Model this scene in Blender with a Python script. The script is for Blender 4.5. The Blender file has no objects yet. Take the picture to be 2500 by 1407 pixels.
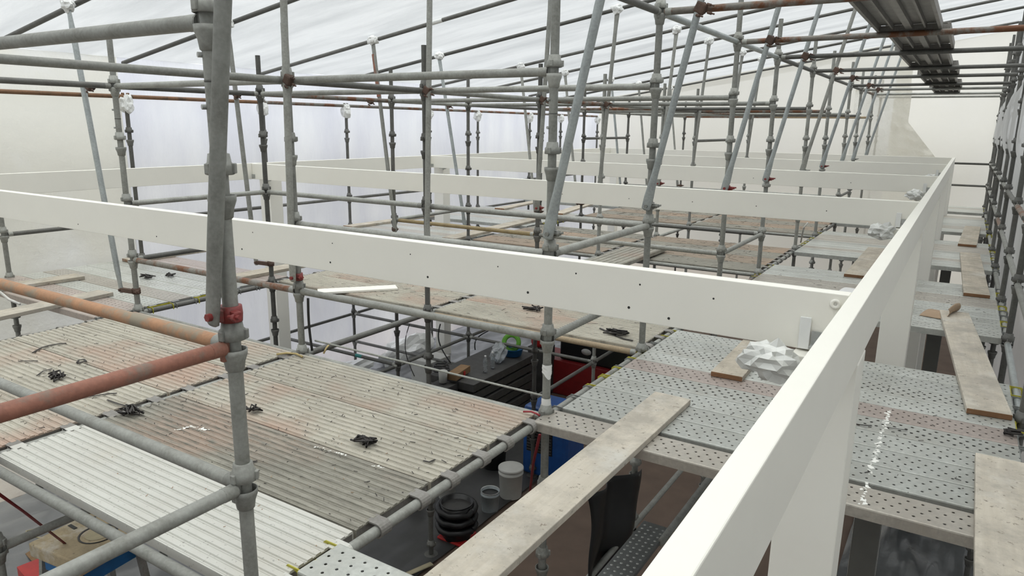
import bpy, bmesh, math, random
from math import sin, cos, pi, sqrt, atan2, radians
from mathutils import Vector, Matrix, noise as mnoise
random.seed(11)
SC = bpy.context.scene
COL = SC.collection
H = 4.25                      # camera height over the ground
# ------------------------------------------------------------------ camera
F, CX, CY = 1734.7, 1250.0, 702.0
ya, pb, rc = radians(32.110), radians(12.831), radians(0.740)
def mm(A, B): return [[sum(A[i][k]*B[k][j] for k in range(3)) for j in range(3)] for i in range(3)]
Rz = [[cos(rc), -sin(rc), 0], [sin(rc), cos(rc), 0], [0, 0, 1]]
Rx = [[1, 0, 0], [0, cos(pb), -sin(pb)], [0, sin(pb), cos(pb)]]
R = mm(Rz, Rx)
MW = mm(R, [[cos(ya), sin(ya), 0], [0, 0, -1], [-sin(ya), cos(ya), 0]])   # world -> camera (right, down, forward)
cam_d = bpy.data.cameras.new('camera')
cam = bpy.data.objects.new('camera', cam_d)
COL.objects.link(cam)
cam_d.sensor_width = 36.0
cam_d.lens = F/2500*36
cam_d.clip_start = 0.05
cam_d.clip_end = 200
m = Matrix(((MW[0][0], -MW[1][0], -MW[2][0], 0), (MW[0][1], -MW[1][1], -MW[2][1], 0), (MW[0][2], -MW[1][2], -MW[2][2], H), (0, 0, 0, 1)))
cam.matrix_world = m
SC.camera = cam

# ------------------------------------------------------------------ materials
def newmat(name):
    M = bpy.data.materials.new(name); M.use_nodes = True
    nt = M.node_tree; nt.nodes.clear()
    return M, nt.nodes, nt.links
def nd(N, t, **k):
    n = N.new(t)
    for a, v in k.items():
        if a.startswith('i_'): n.inputs[a[2:].replace('_', ' ')].default_value = v
        else: setattr(n, a, v)
    return n
def c4(c): return (c[0], c[1], c[2], 1)
def mixc(N, L, fac, a, b, blend='MIX'):
    n = N.new('ShaderNodeMix'); n.data_type = 'RGBA'; n.blend_type = blend
    for i, v in ((0, fac), (6, a), (7, b)):
        if hasattr(v, 'is_linked'): L.new(v, n.inputs[i])
        else: n.inputs[i].default_value = v if i == 0 else c4(v)
    return n.outputs[2]
def ramp(N, L, src, a, b):
    n = N.new('ShaderNodeMapRange'); n.inputs[1].default_value = a; n.inputs[2].default_value = b
    L.new(src, n.inputs[0]); return n.outputs[0]
def coords(N, L, rand=True, scale=(1, 1, 1)):
    tc = N.new('ShaderNodeTexCoord')
    mp = N.new('ShaderNodeMapping'); mp.inputs[3].default_value = scale
    if rand:
        oi = N.new('ShaderNodeObjectInfo')
        mu = nd(N, 'ShaderNodeMath', operation='MULTIPLY'); mu.inputs[1].default_value = 57.0
        L.new(oi.outputs['Random'], mu.inputs[0])
        ad = nd(N, 'ShaderNodeVectorMath', operation='ADD')
        L.new(tc.outputs['Object'], ad.inputs[0]); L.new(mu.outputs[0], ad.inputs[1])
        L.new(ad.outputs[0], mp.inputs[0])
        return mp.outputs[0], oi.outputs['Random']
    L.new(tc.outputs['Object'], mp.inputs[0])
    return mp.outputs[0], None
def ntex(N, L, vec, scale, detail=4, rough=.55):
    n = nd(N, 'ShaderNodeTexNoise'); n.inputs['Scale'].default_value = scale
    n.inputs['Detail'].default_value = detail; n.inputs['Roughness'].default_value = rough
    L.new(vec, n.inputs['Vector']); return n.outputs['Fac']
def bump(N, L, h, strength, dist=.01):
    b = nd(N, 'ShaderNodeBump'); b.inputs['Strength'].default_value = strength; b.inputs['Distance'].default_value = dist
    L.new(h, b.inputs['Height']); return b.outputs[0]

def metal(name, base, dirt, spot=None, spot_amt=.62, rough=.55, metallic=.25, vary=.25):
    M, N, L = newmat(name)
    v, rnd = coords(N, L)
    f = ramp(N, L, ntex(N, L, v, 9, 6), .35, .7)
    c = mixc(N, L, f, base, dirt)
    f2 = ramp(N, L, ntex(N, L, v, 70, 3), .35, .75)
    k = nd(N, 'ShaderNodeMath', operation='MULTIPLY'); k.inputs[1].default_value = .35; L.new(f2, k.inputs[0])
    c = mixc(N, L, k.outputs[0], c, tuple(min(1, x*1.55) for x in base))
    if spot:
        f3 = ramp(N, L, ntex(N, L, v, 4.5, 8, .7), spot_amt-.06, spot_amt+.05)
        c = mixc(N, L, f3, c, spot)
    if vary:
        h = nd(N, 'ShaderNodeHueSaturation'); L.new(c, h.inputs['Color'])
        mr = N.new('ShaderNodeMapRange'); mr.inputs[3].default_value = 1-vary; mr.inputs[4].default_value = 1+vary
        L.new(rnd, mr.inputs[0]); L.new(mr.outputs[0], h.inputs['Value']); c = h.outputs[0]
    b = nd(N, 'ShaderNodeBsdfPrincipled'); L.new(c, b.inputs['Base Color'])
    b.inputs['Roughness'].default_value = rough; b.inputs['Metallic'].default_value = metallic
    L.new(bump(N, L, ntex(N, L, v, 55, 4), .25, .004), b.inputs['Normal'])
    o = N.new('ShaderNodeOutputMaterial'); L.new(b.outputs[0], o.inputs[0])
    return M
def plain(name, col, rough=.6, metallic=0, nscale=12, namt=.25, bumpk=.15, **kw):
    M, N, L = newmat(name)
    v, rnd = coords(N, L)
    f = ramp(N, L, ntex(N, L, v, nscale, 5), .3, .75)
    c = mixc(N, L, f, col, tuple(x*(1-namt) for x in col))
    b = nd(N, 'ShaderNodeBsdfPrincipled'); L.new(c, b.inputs['Base Color'])
    b.inputs['Roughness'].default_value = rough; b.inputs['Metallic'].default_value = metallic
    for k, val in kw.items(): b.inputs[k.replace('_', ' ')].default_value = val
    if bumpk: L.new(bump(N, L, ntex(N, L, v, nscale*6, 4), bumpk, .003), b.inputs['Normal'])
    o = N.new('ShaderNodeOutputMaterial'); L.new(b.outputs[0], o.inputs[0])
    return M
def sheet(name, trans, refl, fac=.6, patch=None, pscale=.35, pamt=.55, gloss=.06, stretch=(1, 1, 1), wr=5.0, wrk=.35, lobe=.5):
    M, N, L = newmat(name)
    v, _ = coords(N, L, False, stretch)
    ct = trans
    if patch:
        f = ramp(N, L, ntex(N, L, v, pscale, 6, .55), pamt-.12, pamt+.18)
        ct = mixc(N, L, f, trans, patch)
    w = ntex(N, L, v, wr, 5, .6)
    nb = bump(N, L, w, wrk, .05)
    t = nd(N, 'ShaderNodeBsdfTranslucent'); d = nd(N, 'ShaderNodeBsdfDiffuse'); g = nd(N, 'ShaderNodeBsdfGlossy')
    g.inputs['Roughness'].default_value = .28
    q = nd(N, 'ShaderNodeBsdfRefraction'); q.inputs['IOR'].default_value = 1.0; q.inputs['Roughness'].default_value = .5
    for sk in (t, q):
        if hasattr(ct, 'is_linked'): L.new(ct, sk.inputs[0])
        else: sk.inputs[0].default_value = c4(ct)
    d.inputs[0].default_value = c4(refl)
    for s in (t, d, g): L.new(nb, s.inputs['Normal'])
    tq = nd(N, 'ShaderNodeMixShader'); tq.inputs[0].default_value = lobe
    L.new(t.outputs[0], tq.inputs[1]); L.new(q.outputs[0], tq.inputs[2])
    mx = nd(N, 'ShaderNodeMixShader'); mx.inputs[0].default_value = fac
    L.new(d.outputs[0], mx.inputs[1]); L.new(tq.outputs[0], mx.inputs[2])
    m2 = nd(N, 'ShaderNodeMixShader'); m2.inputs[0].default_value = gloss
    L.new(mx.outputs[0], m2.inputs[1]); L.new(g.outputs[0], m2.inputs[2])
    o = N.new('ShaderNodeOutputMaterial'); L.new(m2.outputs[0], o.inputs[0])
    return M
def steelplank(name, base, dirt, hole=.0064, px=.060, py=.045):
    """galvanised plank: staggered punched holes cut through the top with transparency"""
    M, N, L = newmat(name)
    v, rnd = coords(N, L)
    f = ramp(N, L, ntex(N, L, v, 3.5, 7, .6), .38, .66)
    c = mixc(N, L, f, base, dirt)
    f2 = ramp(N, L, ntex(N, L, v, 45, 4), .3, .8)
    c = mixc(N, L, f2, c, tuple(x*.72 for x in base))
    h = nd(N, 'ShaderNodeHueSaturation'); L.new(c, h.inputs['Color'])
    mr = N.new('ShaderNodeMapRange'); mr.inputs[3].default_value = .88; mr.inputs[4].default_value = 1.12
    L.new(rnd, mr.inputs[0]); L.new(mr.outputs[0], h.inputs['Value'])
    b = nd(N, 'ShaderNodeBsdfPrincipled'); L.new(h.outputs[0], b.inputs['Base Color'])
    b.inputs['Roughness'].default_value = .42; b.inputs['Metallic'].default_value = .35
    tc = N.new('ShaderNodeTexCoord'); sx = N.new('ShaderNodeSeparateXYZ'); L.new(tc.outputs['Object'], sx.inputs[0])
    def mt(op, a, b_=None):
        n = nd(N, 'ShaderNodeMath', operation=op)
        for i, q in enumerate((a, b_)):
            if q is None: continue
            if hasattr(q, 'is_linked'): L.new(q, n.inputs[i])
            else: n.inputs[i].default_value = q
        return n.outputs[0]
    row = mt('FLOOR', mt('DIVIDE', sx.outputs[1], py))
    off = mt('MULTIPLY', mt('FLOORED_MODULO', row, 2.0), .5)
    u = mt('MULTIPLY', mt('SUBTRACT', mt('FRACT', mt('ADD', mt('DIVIDE', sx.outputs[0], px), off)), .5), px)
    w = mt('MULTIPLY', mt('SUBTRACT', mt('FRACT', mt('DIVIDE', sx.outputs[1], py)), .5), py)
    d = mt('SQRT', mt('ADD', mt('MULTIPLY', u, u), mt('MULTIPLY', w, w)))
    top = mt('GREATER_THAN', sx.outputs[2], -.004)
    edge = mt('LESS_THAN', mt('ABSOLUTE', sx.outputs[1]), .098)
    hl = mt('MULTIPLY', mt('MULTIPLY', mt('LESS_THAN', d, hole), top), edge)
    dim = N.new('ShaderNodeMapRange'); dim.inputs[1].default_value = hole*1.8; dim.inputs[2].default_value = hole; L.new(d, dim.inputs[0])
    L.new(bump(N, L, dim.outputs[0], .35, .003), b.inputs['Normal'])
    tr = nd(N, 'ShaderNodeBsdfTransparent')
    mx = nd(N, 'ShaderNodeMixShader'); L.new(hl, mx.inputs[0]); L.new(b.outputs[0], mx.inputs[1]); L.new(tr.outputs[0], mx.inputs[2])
    o = N.new('ShaderNodeOutputMaterial'); L.new(mx.outputs[0], o.inputs[0])
    return M
def board(name, base, dark, axis_scale=(9, .6, 9)):
    M, N, L = newmat(name)
    v, rnd = coords(N, L, True, axis_scale)
    f = ramp(N, L, ntex(N, L, v, 3, 6, .65), .35, .75)
    c = mixc(N, L, f, base, dark)
    v2, _ = coords(N, L)
    f2 = ramp(N, L, ntex(N, L, v2, 4, 7, .7), .42, .62)
    c = mixc(N, L, f2, c, tuple(x*.66 for x in base))
    f5 = ramp(N, L, ntex(N, L, v2, 2.2, 5, .7), .55, .72)
    c = mixc(N, L, f5, c, (.60, .58, .53))
    f3 = ramp(N, L, ntex(N, L, v2, 30, 5, .75), .60, .68)
    c = mixc(N, L, f3, c, (.22, .19, .15))
    h = nd(N, 'ShaderNodeHueSaturation'); L.new(c, h.inputs['Color'])
    mr = N.new('ShaderNodeMapRange'); mr.inputs[3].default_value = .85; mr.inputs[4].default_value = 1.1
    L.new(rnd, mr.inputs[0]); L.new(mr.outputs[0], h.inputs['Value'])
    b = nd(N, 'ShaderNodeBsdfPrincipled'); L.new(h.outputs[0], b.inputs['Base Color']); b.inputs['Roughness'].default_value = .85
    L.new(bump(N, L, ntex(N, L, v, 8, 5), .35, .004), b.inputs['Normal'])
    o = N.new('ShaderNodeOutputMaterial'); L.new(b.outputs[0], o.inputs[0])
    return M
def deckmat(name, base, dirt, red, redamt, rough=.6, dark=(.20, .19, .16), darkamt=.62):
    M, N, L = newmat(name)
    v, rnd = coords(N, L)
    f = ramp(N, L, ntex(N, L, v, 2.2, 7, .65), .35, .68)
    c = mixc(N, L, f, base, dirt)
    f2 = ramp(N, L, ntex(N, L, v, 1.1, 4, .5), redamt-.05, redamt+.12)
    c = mixc(N, L, f2, c, red)
    vs, _ = coords(N, L, True, (3, 26, 1))
    f3 = ramp(N, L, ntex(N, L, vs, 2.5, 6, .7), darkamt-.08, darkamt+.1)
    c = mixc(N, L, f3, c, dark)
    f4 = ramp(N, L, ntex(N, L, v, 60, 3, .6), .62, .72)
    c = mixc(N, L, f4, c, tuple(x*.6 for x in dirt))
    b = nd(N, 'ShaderNodeBsdfPrincipled'); L.new(c, b.inputs['Base Color']); b.inputs['Roughness'].default_value = rough
    b.inputs['Metallic'].default_value = .1
    L.new(bump(N, L, ntex(N, L, v, 60, 4), .2, .003), b.inputs['Normal'])
    o = N.new('ShaderNodeOutputMaterial'); L.new(b.outputs[0], o.inputs[0])
    return M

G = {}
G['galv'] = metal('galvanised_steel', (.295, .30, .28), (.20, .20, .18), vary=.22)
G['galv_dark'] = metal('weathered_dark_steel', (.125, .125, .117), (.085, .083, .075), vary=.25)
G['galv_light'] = metal('bright_galvanised_steel', (.38, .41, .41), (.28, .30, .30), rough=.38, metallic=.5, vary=.12)
G['galv_rust'] = metal('rust_spotted_steel', (.20, .19, .17), (.15, .13, .11), spot=(.16, .065, .03), spot_amt=.52, vary=.15)
G['rust'] = metal('rust_brown_steel', (.20, .105, .055), (.12, .07, .04), spot=(.09, .06, .04), spot_amt=.6, vary=.1)
G['red_tube'] = metal('red_primer_tube', (.29, .125, .085), (.20, .085, .06), spot=(.20, .16, .13), spot_amt=.60, metallic=0, rough=.65, vary=.06)
G['orange_tube'] = metal('orange_brown_tube', (.40, .215, .115), (.30, .16, .09), spot=(.27, .235, .175), spot_amt=.54, metallic=0, rough=.65, vary=.05)
G['tan_tube'] = metal('tan_dusty_tube', (.36, .28, .18), (.27, .21, .14), metallic=0, rough=.7, vary=.08)
G['olive_tube'] = metal('olive_painted_tube', (.26, .20, .10), (.18, .14, .075), metallic=0, rough=.6, vary=.05)
G['red'] = metal('red_painted_clamp', (.22, .03, .028), (.14, .03, .025), spot=(.11, .07, .055), spot_amt=.6, metallic=0, rough=.5, vary=.1)
G['rustclamp'] = metal('rusty_coupler_iron', (.10, .06, .045), (.06, .04, .03), metallic=.1, rough=.8, vary=.2)
G['alu'] = deckmat('dusty_aluminium_deck', (.50, .47, .40), (.37, .345, .29), (.46, .34, .27), .56)
G['alu_grey'] = deckmat('grey_dirty_aluminium_deck', (.35, .335, .285), (.25, .237, .20), (.36, .28, .225), .62, darkamt=.53)
G['alu_clean'] = deckmat('clean_aluminium_deck', (.64, .64, .60), (.56, .55, .51), (.60, .57, .50), .65, rough=.45, darkamt=.75)
G['alu_under'] = metal('aluminium_underside', (.26, .25, .235), (.19, .18, .165), rough=.5, vary=.1)
G['ply'] = deckmat('plywood_dusty_deck', (.37, .30, .235), (.28, .235, .19), (.43, .32, .24), .55, rough=.8)
G['steel'] = steelplank('perforated_steel_plank', (.52, .535, .505), (.40, .40, .365))
G['steel_big'] = steelplank('perforated_steel_plank_large_holes', (.47, .48, .45), (.38, .375, .34), hole=.0088)
G['steel_dirty'] = steelplank('dirty_perforated_steel_plank', (.47, .44, .39), (.37, .335, .29))
G['steel_red'] = steelplank('reddish_dusty_steel_plank', (.46, .395, .36), (.38, .315, .28))
G['tread'] = metal('dark_steel_tread', (.17, .18, .18), (.13, .135, .135), metallic=.5, rough=.4, vary=0)
G['yellow'] = plain('yellow_plank_cap', (.48, .44, .05), .55)
G['greycap'] = plain('grey_plank_cap', (.27, .28, .27), .55, .3)
G['wood'] = board('weathered_scaffold_board', (.54, .485, .40), (.42, .37, .30))
G['wood_pale'] = board('pale_scaffold_board', (.62, .57, .49), (.50, .45, .37))
G['wood_end'] = board('reddish_board_end', (.30, .155, .075), (.17, .085, .045), (3, 3, 40))
G['white'] = plain('white_painted_timber', (.88, .865, .80), .42, nscale=5, namt=.025, bumpk=.10)
G['hole'] = plain('dark_screw_hole', (.03, .03, .028), .9, bumpk=0)
G['tape'] = plain('white_wrap_plastic', (.80, .81, .80), .35, namt=.08)
G['foil'] = plain('crinkled_white_foil', (.72, .73, .71), .3, namt=.2, metallic=.15)
G['bracket'] = metal('zinc_bracket', (.42, .43, .42), (.33, .34, .33), rough=.4, metallic=.4, vary=0)
G['black'] = plain('black_plastic', (.012, .012, .013), .35)
G['blackrag'] = plain('black_film', (.006, .006, .007), .45, namt=.1)
G['scrap'] = plain('black_tape_scrap', (.035, .03, .028), .6)
G['paintspot'] = plain('white_paint_drips', (.84, .84, .80), .5, namt=.05)
G['bucket'] = plain('white_bucket_plastic', (.55, .55, .52), .45, namt=.1)
G['tin'] = plain('paint_tin_label', (.36, .40, .42), .4, namt=.25, metallic=.2)
G['steelrim'] = metal('tin_plate', (.45, .45, .44), (.35, .35, .34), rough=.3, metallic=.7, vary=0)
G['blue'] = plain('blue_machine_plastic', (.012, .085, .32), .4)
G['bluebowl'] = plain('blue_basin_plastic', (.02, .16, .42), .4)
G['green'] = plain('green_plastic', (.12, .36, .03), .45)
G['redplastic'] = plain('red_plastic', (.50, .02, .02), .4)
G['redpanel'] = plain('dark_red_panel', (.22, .012, .014), .5)
G['hivis'] = plain('lime_hi_vis_fabric', (.42, .55, .02), .8)
G['cardboard'] = plain('brown_cardboard', (.27, .165, .085), .85)
G['craft'] = plain('kraft_paper', (.42, .30, .20), .8)
G['paper'] = plain('white_paper', (.72, .72, .72), .7, namt=.05)
G['cable'] = plain('black_cable', (.02, .02, .02), .5, bumpk=0)
G['rope_y'] = plain('pale_yellow_rope', (.55, .43, .20), .8)
G['redstrap'] = plain('red_strap', (.36, .04, .05), .6)
G['white_rope'] = plain('white_rope', (.72, .71, .68), .7)
G['floorboard'] = plain('brown_floor_protection', (.165, .115, .088), .8, nscale=3, namt=.3)
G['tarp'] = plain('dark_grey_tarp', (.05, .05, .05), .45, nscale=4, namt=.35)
G['beige'] = board('beige_saw_bench_top', (.50, .41, .27), (.38, .30, .19), (3, 3, 3))
G['darkplank'] = plain('dark_grey_plank', (.07, .068, .066), .6, namt=.4)
G['teal'] = plain('teal_tape', (.02, .22, .21), .5)
G['masking'] = plain('masking_tape', (.48, .42, .28), .7)
G['greypost'] = plain('dark_grey_painted_post', (.125, .125, .115), .55, namt=.1)
G['label'] = plain('grey_oval_label', (.55, .55, .55), .5)

# water / clear plastic
def clear(name, col, alpha_white=.25, rough=.15):
    M, N, L = newmat(name)
    tr = nd(N, 'ShaderNodeBsdfTransparent'); tr.inputs[0].default_value = c4(col)
    g = nd(N, 'ShaderNodeBsdfGlossy'); g.inputs['Roughness'].default_value = rough
    d = nd(N, 'ShaderNodeBsdfDiffuse'); d.inputs[0].default_value = (.8, .83, .86, 1)
    v, _ = coords(N, L)
    fr = nd(N, 'ShaderNodeFresnel'); fr.inputs[0].default_value = 1.4
    L.new(bump(N, L, ntex(N, L, v, 9, 6, .7), .8, .05), g.inputs['Normal'])
    a = nd(N, 'ShaderNodeMixShader'); a.inputs[0].default_value = alpha_white; L.new(tr.outputs[0], a.inputs[1]); L.new(d.outputs[0], a.inputs[2])
    b = nd(N, 'ShaderNodeMixShader'); L.new(fr.outputs[0], b.inputs[0]); L.new(a.outputs[0], b.inputs[1]); L.new(g.outputs[0], b.inputs[2])
    o = N.new('ShaderNodeOutputMaterial'); L.new(b.outputs[0], o.inputs[0])
    return M
G['clear'] = clear('clear_bottle_plastic', (.93, .96, .97), .14)
G['bag'] = clear('clear_bag_plastic', (.85, .9, .95), .38)
G['floorplastic'] = clear('clear_floor_film', (.75, .78, .80), .34, .25)

G['roof'] = sheet('roof_shrink_wrap', (.88, .89, .88), (.80, .81, .80), .62, patch=(.66, .675, .675), pscale=.9, pamt=.5, stretch=(.55, 3.4, 1), wr=3.2, wrk=.8, lobe=.9)  # darker streaks put fold shading into the colour, besides uneven thickness
G['wall_l'] = sheet('left_shrink_wrap', (.80, .81, .885), (.80, .80, .82), .62, patch=(.97, .98, 1.0), pscale=.9, pamt=.5, stretch=(1, 1.8, .45), wr=2.4, wrk=.9)  # pale vertical patches put wrinkle brightness into the sheet colour
G['wall_cream'] = sheet('cream_shrink_wrap', (.80, .785, .70), (.72, .71, .66), .62, patch=(.93, .95, .98), pscale=.55, pamt=.62, wr=2.2, wrk=1.0)  # bluish patches: glossy highlights painted in, along with more translucent spots
G['wall_far'] = sheet('far_backlight_tinted_wrap', (.86, .835, .755), (.80, .78, .72), .62, patch=(.93, .91, .86), pscale=.35, pamt=.55, wr=2.0, wrk=.4)  # warm light from the building behind is put into this sheet colour
G['wall_fold'] = sheet('folded_shrink_wrap', (.76, .74, .66), (.76, .74, .68), .6, patch=(.86, .84, .77), pscale=2.2, pamt=.5, wr=4, wrk=1.6)
G['wall_r'] = sheet('shade_toned_shrink_wrap', (.46, .465, .46), (.70, .70, .69), .5, patch=(.38, .385, .375), pscale=.8, pamt=.5, stretch=(1, 1.5, .4), wr=2.2, wrk=.7)  # darker and less translucent: shade on the right side put into the colour
G['ground_film'] = plain('grey_ground_film', (.20, .205, .215), .3, nscale=2.2, namt=.35, bumpk=.6)
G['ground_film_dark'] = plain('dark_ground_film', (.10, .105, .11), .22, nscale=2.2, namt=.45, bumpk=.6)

# ------------------------------------------------------------------ mesh helpers
WL = {}
class MB:
    def __init__(s): s.v = []; s.f = []; s.mi = []; s.cur = 0; s.sm = []
    def add(s, vs, fs, smooth=False):
        b = len(s.v); s.v += [tuple(x) for x in vs]
        for f in fs: s.f.append(tuple(b+i for i in f)); s.mi.append(s.cur); s.sm.append(smooth)
        return s
    def box(s, c, d, rot=None, bev=0):
        hx, hy, hz = d[0]/2, d[1]/2, d[2]/2
        M3 = rot or Matrix.Identity(3)
        if bev <= 0:
            vs = [Vector((sx*hx, sy*hy, sz*hz)) for sx in (-1, 1) for sy in (-1, 1) for sz in (-1, 1)]
            fs = [(0, 1, 3, 2), (4, 6, 7, 5), (0, 4, 5, 1), (2, 3, 7, 6), (0, 2, 6, 4), (1, 5, 7, 3)]
        else:
            bm = bmesh.new(); bmesh.ops.create_cube(bm, size=1)
            for v in bm.verts: v.co = Vector((v.co.x*d[0], v.co.y*d[1], v.co.z*d[2]))
            bmesh.ops.bevel(bm, geom=list(bm.edges), offset=bev, segments=2, affect='EDGES', profile=.5)
            bm.verts.index_update()
            vs = [v.co.copy() for v in bm.verts]; fs = [tuple(v.index for v in f.verts) for f in bm.faces]; bm.free()
        cc = Vector(c)
        return s.add([M3 @ v + cc for v in vs], fs)
    def bar(s, p0, p1, w, h, up=(0, 0, 1), bev=0):
        p0, p1 = Vector(p0), Vector(p1); d = p1-p0; y = d.normalized()
        x = y.cross(Vector(up)).normalized(); z = x.cross(y)
        M3 = Matrix((x, y, z)).transposed()
        return s.box((p0+p1)/2, (w, d.length, h), M3, bev)
    def tube(s, p0, p1, r, n=14, r1=None, caps=True):
        p0, p1 = Vector(p0), Vector(p1); r1 = r if r1 is None else r1
        y = (p1-p0).normalized(); a = Vector((0, 0, 1)) if abs(y.z) < .9 else Vector((1, 0, 0))
        x = y.cross(a).normalized(); z = x.cross(y)
        vs = []
        for p, rr in ((p0, r), (p1, r1)):
            for i in range(n):
                t = 2*pi*i/n; vs.append(p+x*rr*cos(t)+z*rr*sin(t))
        s.add(vs, [(i, (i+1) % n, n+(i+1) % n, n+i) for i in range(n)], True)
        if caps:
            s.add(vs[:n], [tuple(range(n))[::-1]]); s.add(vs[n:], [tuple(range(n))])
        return s
    def path(s, pts, r, n=8, flat=None):
        pts = [Vector(p) for p in pts]; rings = []
        for i, p in enumerate(pts):
            y = (pts[min(i+1, len(pts)-1)]-pts[max(i-1, 0)]).normalized()
            a = Vector((0, 0, 1)) if abs(y.z) < .95 else Vector((1, 0, 0))
            x = y.cross(a).normalized(); z = x.cross(y)
            fl = flat or 1
            rings.append([p+x*r*cos(2*pi*k/n)+z*r*fl*sin(2*pi*k/n) for k in range(n)])
        b = [v for rg in rings for v in rg]; fs = []
        for i in range(len(pts)-1):
            for k in range(n): fs.append((i*n+k, i*n+(k+1) % n, (i+1)*n+(k+1) % n, (i+1)*n+k))
        fs.append(tuple(range(n))[::-1]); fs.append(tuple(range((len(pts)-1)*n, len(pts)*n)))
        return s.add(b, fs, True)
    def lathe(s, prof, c=(0, 0, 0), n=20, M3=None):
        vs = []; fs = []; c = Vector(c)
        for r, z in prof:
            for i in range(n):
                v = Vector((r*cos(2*pi*i/n), r*sin(2*pi*i/n), z)); vs.append((M3 @ v if M3 else v)+c)
        for j in range(len(prof)-1):
            for i in range(n): fs.append((j*n+i, j*n+(i+1) % n, (j+1)*n+(i+1) % n, (j+1)*n+i))
        return s.add(vs, fs, True)
    def grid(s, fn, nu, nv, smooth=True):
        vs = [fn(i/nu, j/nv) for j in range(nv+1) for i in range(nu+1)]
        fs = [(j*(nu+1)+i, j*(nu+1)+i+1, (j+1)*(nu+1)+i+1, (j+1)*(nu+1)+i) for j in range(nv) for i in range(nu)]
        return s.add(vs, fs, smooth)
    def extrude(s, prof, p0, axis, length, closed=True):
        """prof: list of (a, z); axis 'x': a is y; axis 'y': a is x"""
        n = len(prof); vs = []
        for t in (0, length):
            for a, z in prof:
                vs.append((p0[0]+t, p0[1]+a, p0[2]+z) if axis == 'x' else (p0[0]+a, p0[1]+t, p0[2]+z))
        fs = [(i, (i+1) % n, n+(i+1) % n, n+i) for i in range(n if closed else n-1)]
        s.add(vs, fs)
        if closed: s.add(vs[:n], [tuple(range(n))[::-1]]); s.add(vs[n:], [tuple(range(n))])
        return s
    def mesh(s, name, mats, origin):
        me = bpy.data.meshes.new(name)
        o = Vector(origin)
        me.from_pydata([tuple(Vector(v)-o) for v in s.v], [], s.f)
        mats = mats if isinstance(mats, (list, tuple)) else [mats]
        for q in mats: me.materials.append(q)
        me.polygons.foreach_set('material_index', s.mi)
        me.polygons.foreach_set('use_smooth', s.sm)
        me.update()
        bm = bmesh.new(); bm.from_mesh(me); bmesh.ops.recalc_face_normals(bm, faces=bm.faces); bm.to_mesh(me); bm.free()
        return me
    def build(s, name, mats, parent=None, loc=None):
        """world-coordinate mesh -> one object whose origin is loc"""
        if loc is None:
            xs = [v[0] for v in s.v]; ys = [v[1] for v in s.v]; zs = [v[2] for v in s.v]
            loc = ((min(xs)+max(xs))/2, (min(ys)+max(ys))/2, min(zs))
        return link(name, s.mesh(name, mats, loc), loc, parent)
def link(name, me, loc, parent=None):
    o = bpy.data.objects.new(name, me); COL.objects.link(o)
    loc = Vector(loc)
    if parent is not None:
        o.parent = parent; o.location = loc-WL[parent.name]
    else: o.location = loc
    WL[o.name] = loc
    return o
def empty(name, loc):
    o = bpy.data.objects.new(name, None); COL.objects.link(o); o.location = loc; o.empty_display_size = .1
    WL[o.name] = Vector(loc); return o
LAB = {}
def tag(o, label, cat, group=None, kind=None):
    o['label'] = label; o['category'] = cat
    if group: o['group'] = group
    if kind: o['kind'] = kind
    LAB.setdefault(label, []).append(o.name)
    return o
def struct(o, label=None):
    o['kind'] = 'structure'
    if label: o['label'] = label
    return o
def P(x, y, z): return Vector((x, y, z+H))     # z relative to the camera height
TR = .0242
ORD = ['nearest', 'second', 'third', 'fourth', 'fifth', 'sixth', 'seventh', 'eighth', 'ninth', 'tenth', 'eleventh', 'twelfth']

# ------------------------------------------------------------------ the enclosure
def wav(x, y, s, a, seed=0): return a*mnoise.noise(Vector((x*s, y*s, seed)))
XL, XR, YF, YB = -8.80, .62, 18.42, -2.6
def roofz(x): return .69+.16*(x+8.70)
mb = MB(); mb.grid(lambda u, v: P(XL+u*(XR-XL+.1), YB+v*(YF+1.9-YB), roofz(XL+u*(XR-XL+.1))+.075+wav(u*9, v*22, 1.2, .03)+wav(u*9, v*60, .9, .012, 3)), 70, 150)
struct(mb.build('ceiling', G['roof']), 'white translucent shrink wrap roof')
mb = MB(); mb.grid(lambda u, v: P(XL+.02+wav(u*16, v*5, 1.0, .05, 5)+wav(u*40, v*8, .8, .02, 8), 5.0+u*(YF-5.0), -4.25+v*5.0), 130, 40)
struct(mb.build('wall_left', G['wall_l']), 'bluish white shrink wrap wall')
mb = MB(); mb.grid(lambda u, v: P(XL+.02+wav(u*9, v*5, 1.0, .05, 15), YB+u*(5.0-YB), -4.25+v*5.0), 60, 40)
struct(mb.build('wall_left', G['wall_cream']), 'cream shrink wrap wall panel nearest the camera')
# far wall: the main panel and, in the right-hand bay, a second panel set further back
def foldx(z): return -1.22 if z > .2 else -1.22+.62*min(1, max(0, (.2-z)/.75))
mb = MB(); mb.grid(lambda u, v: P(XL+u*(-2.35-XL), YF+wav(u*8, v*5, .8, .06, 21), -4.25+v*(roofz(XL+u*(-2.35-XL))+.08+4.25)), 80, 40)
struct(mb.build('wall_far', G['wall_far']), 'shrink wrap gable wall with warm backlight in its colour')
def ff(u, v):
    z = -.62+v*(1.55)
    x = -2.35+u*(foldx(z)+2.35)
    e = u**2
    return P(x, YF-.02+wav(u*5, v*5, 1.7, .10, 31)*(.3+.7*e)+.9*max(0, u-.75)**2, z)
mb = MB(); mb.grid(ff, 40, 46)
struct(mb.build('trim_1', G['wall_fold']), 'crumpled edge of the far shrink wrap panel')
mb = MB(); mb.grid(lambda u, v: P(-2.36+u*1.1, YF+.06, .88+v*(roofz(-2.36+u*1.1)+.08-.88)), 8, 8)
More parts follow.
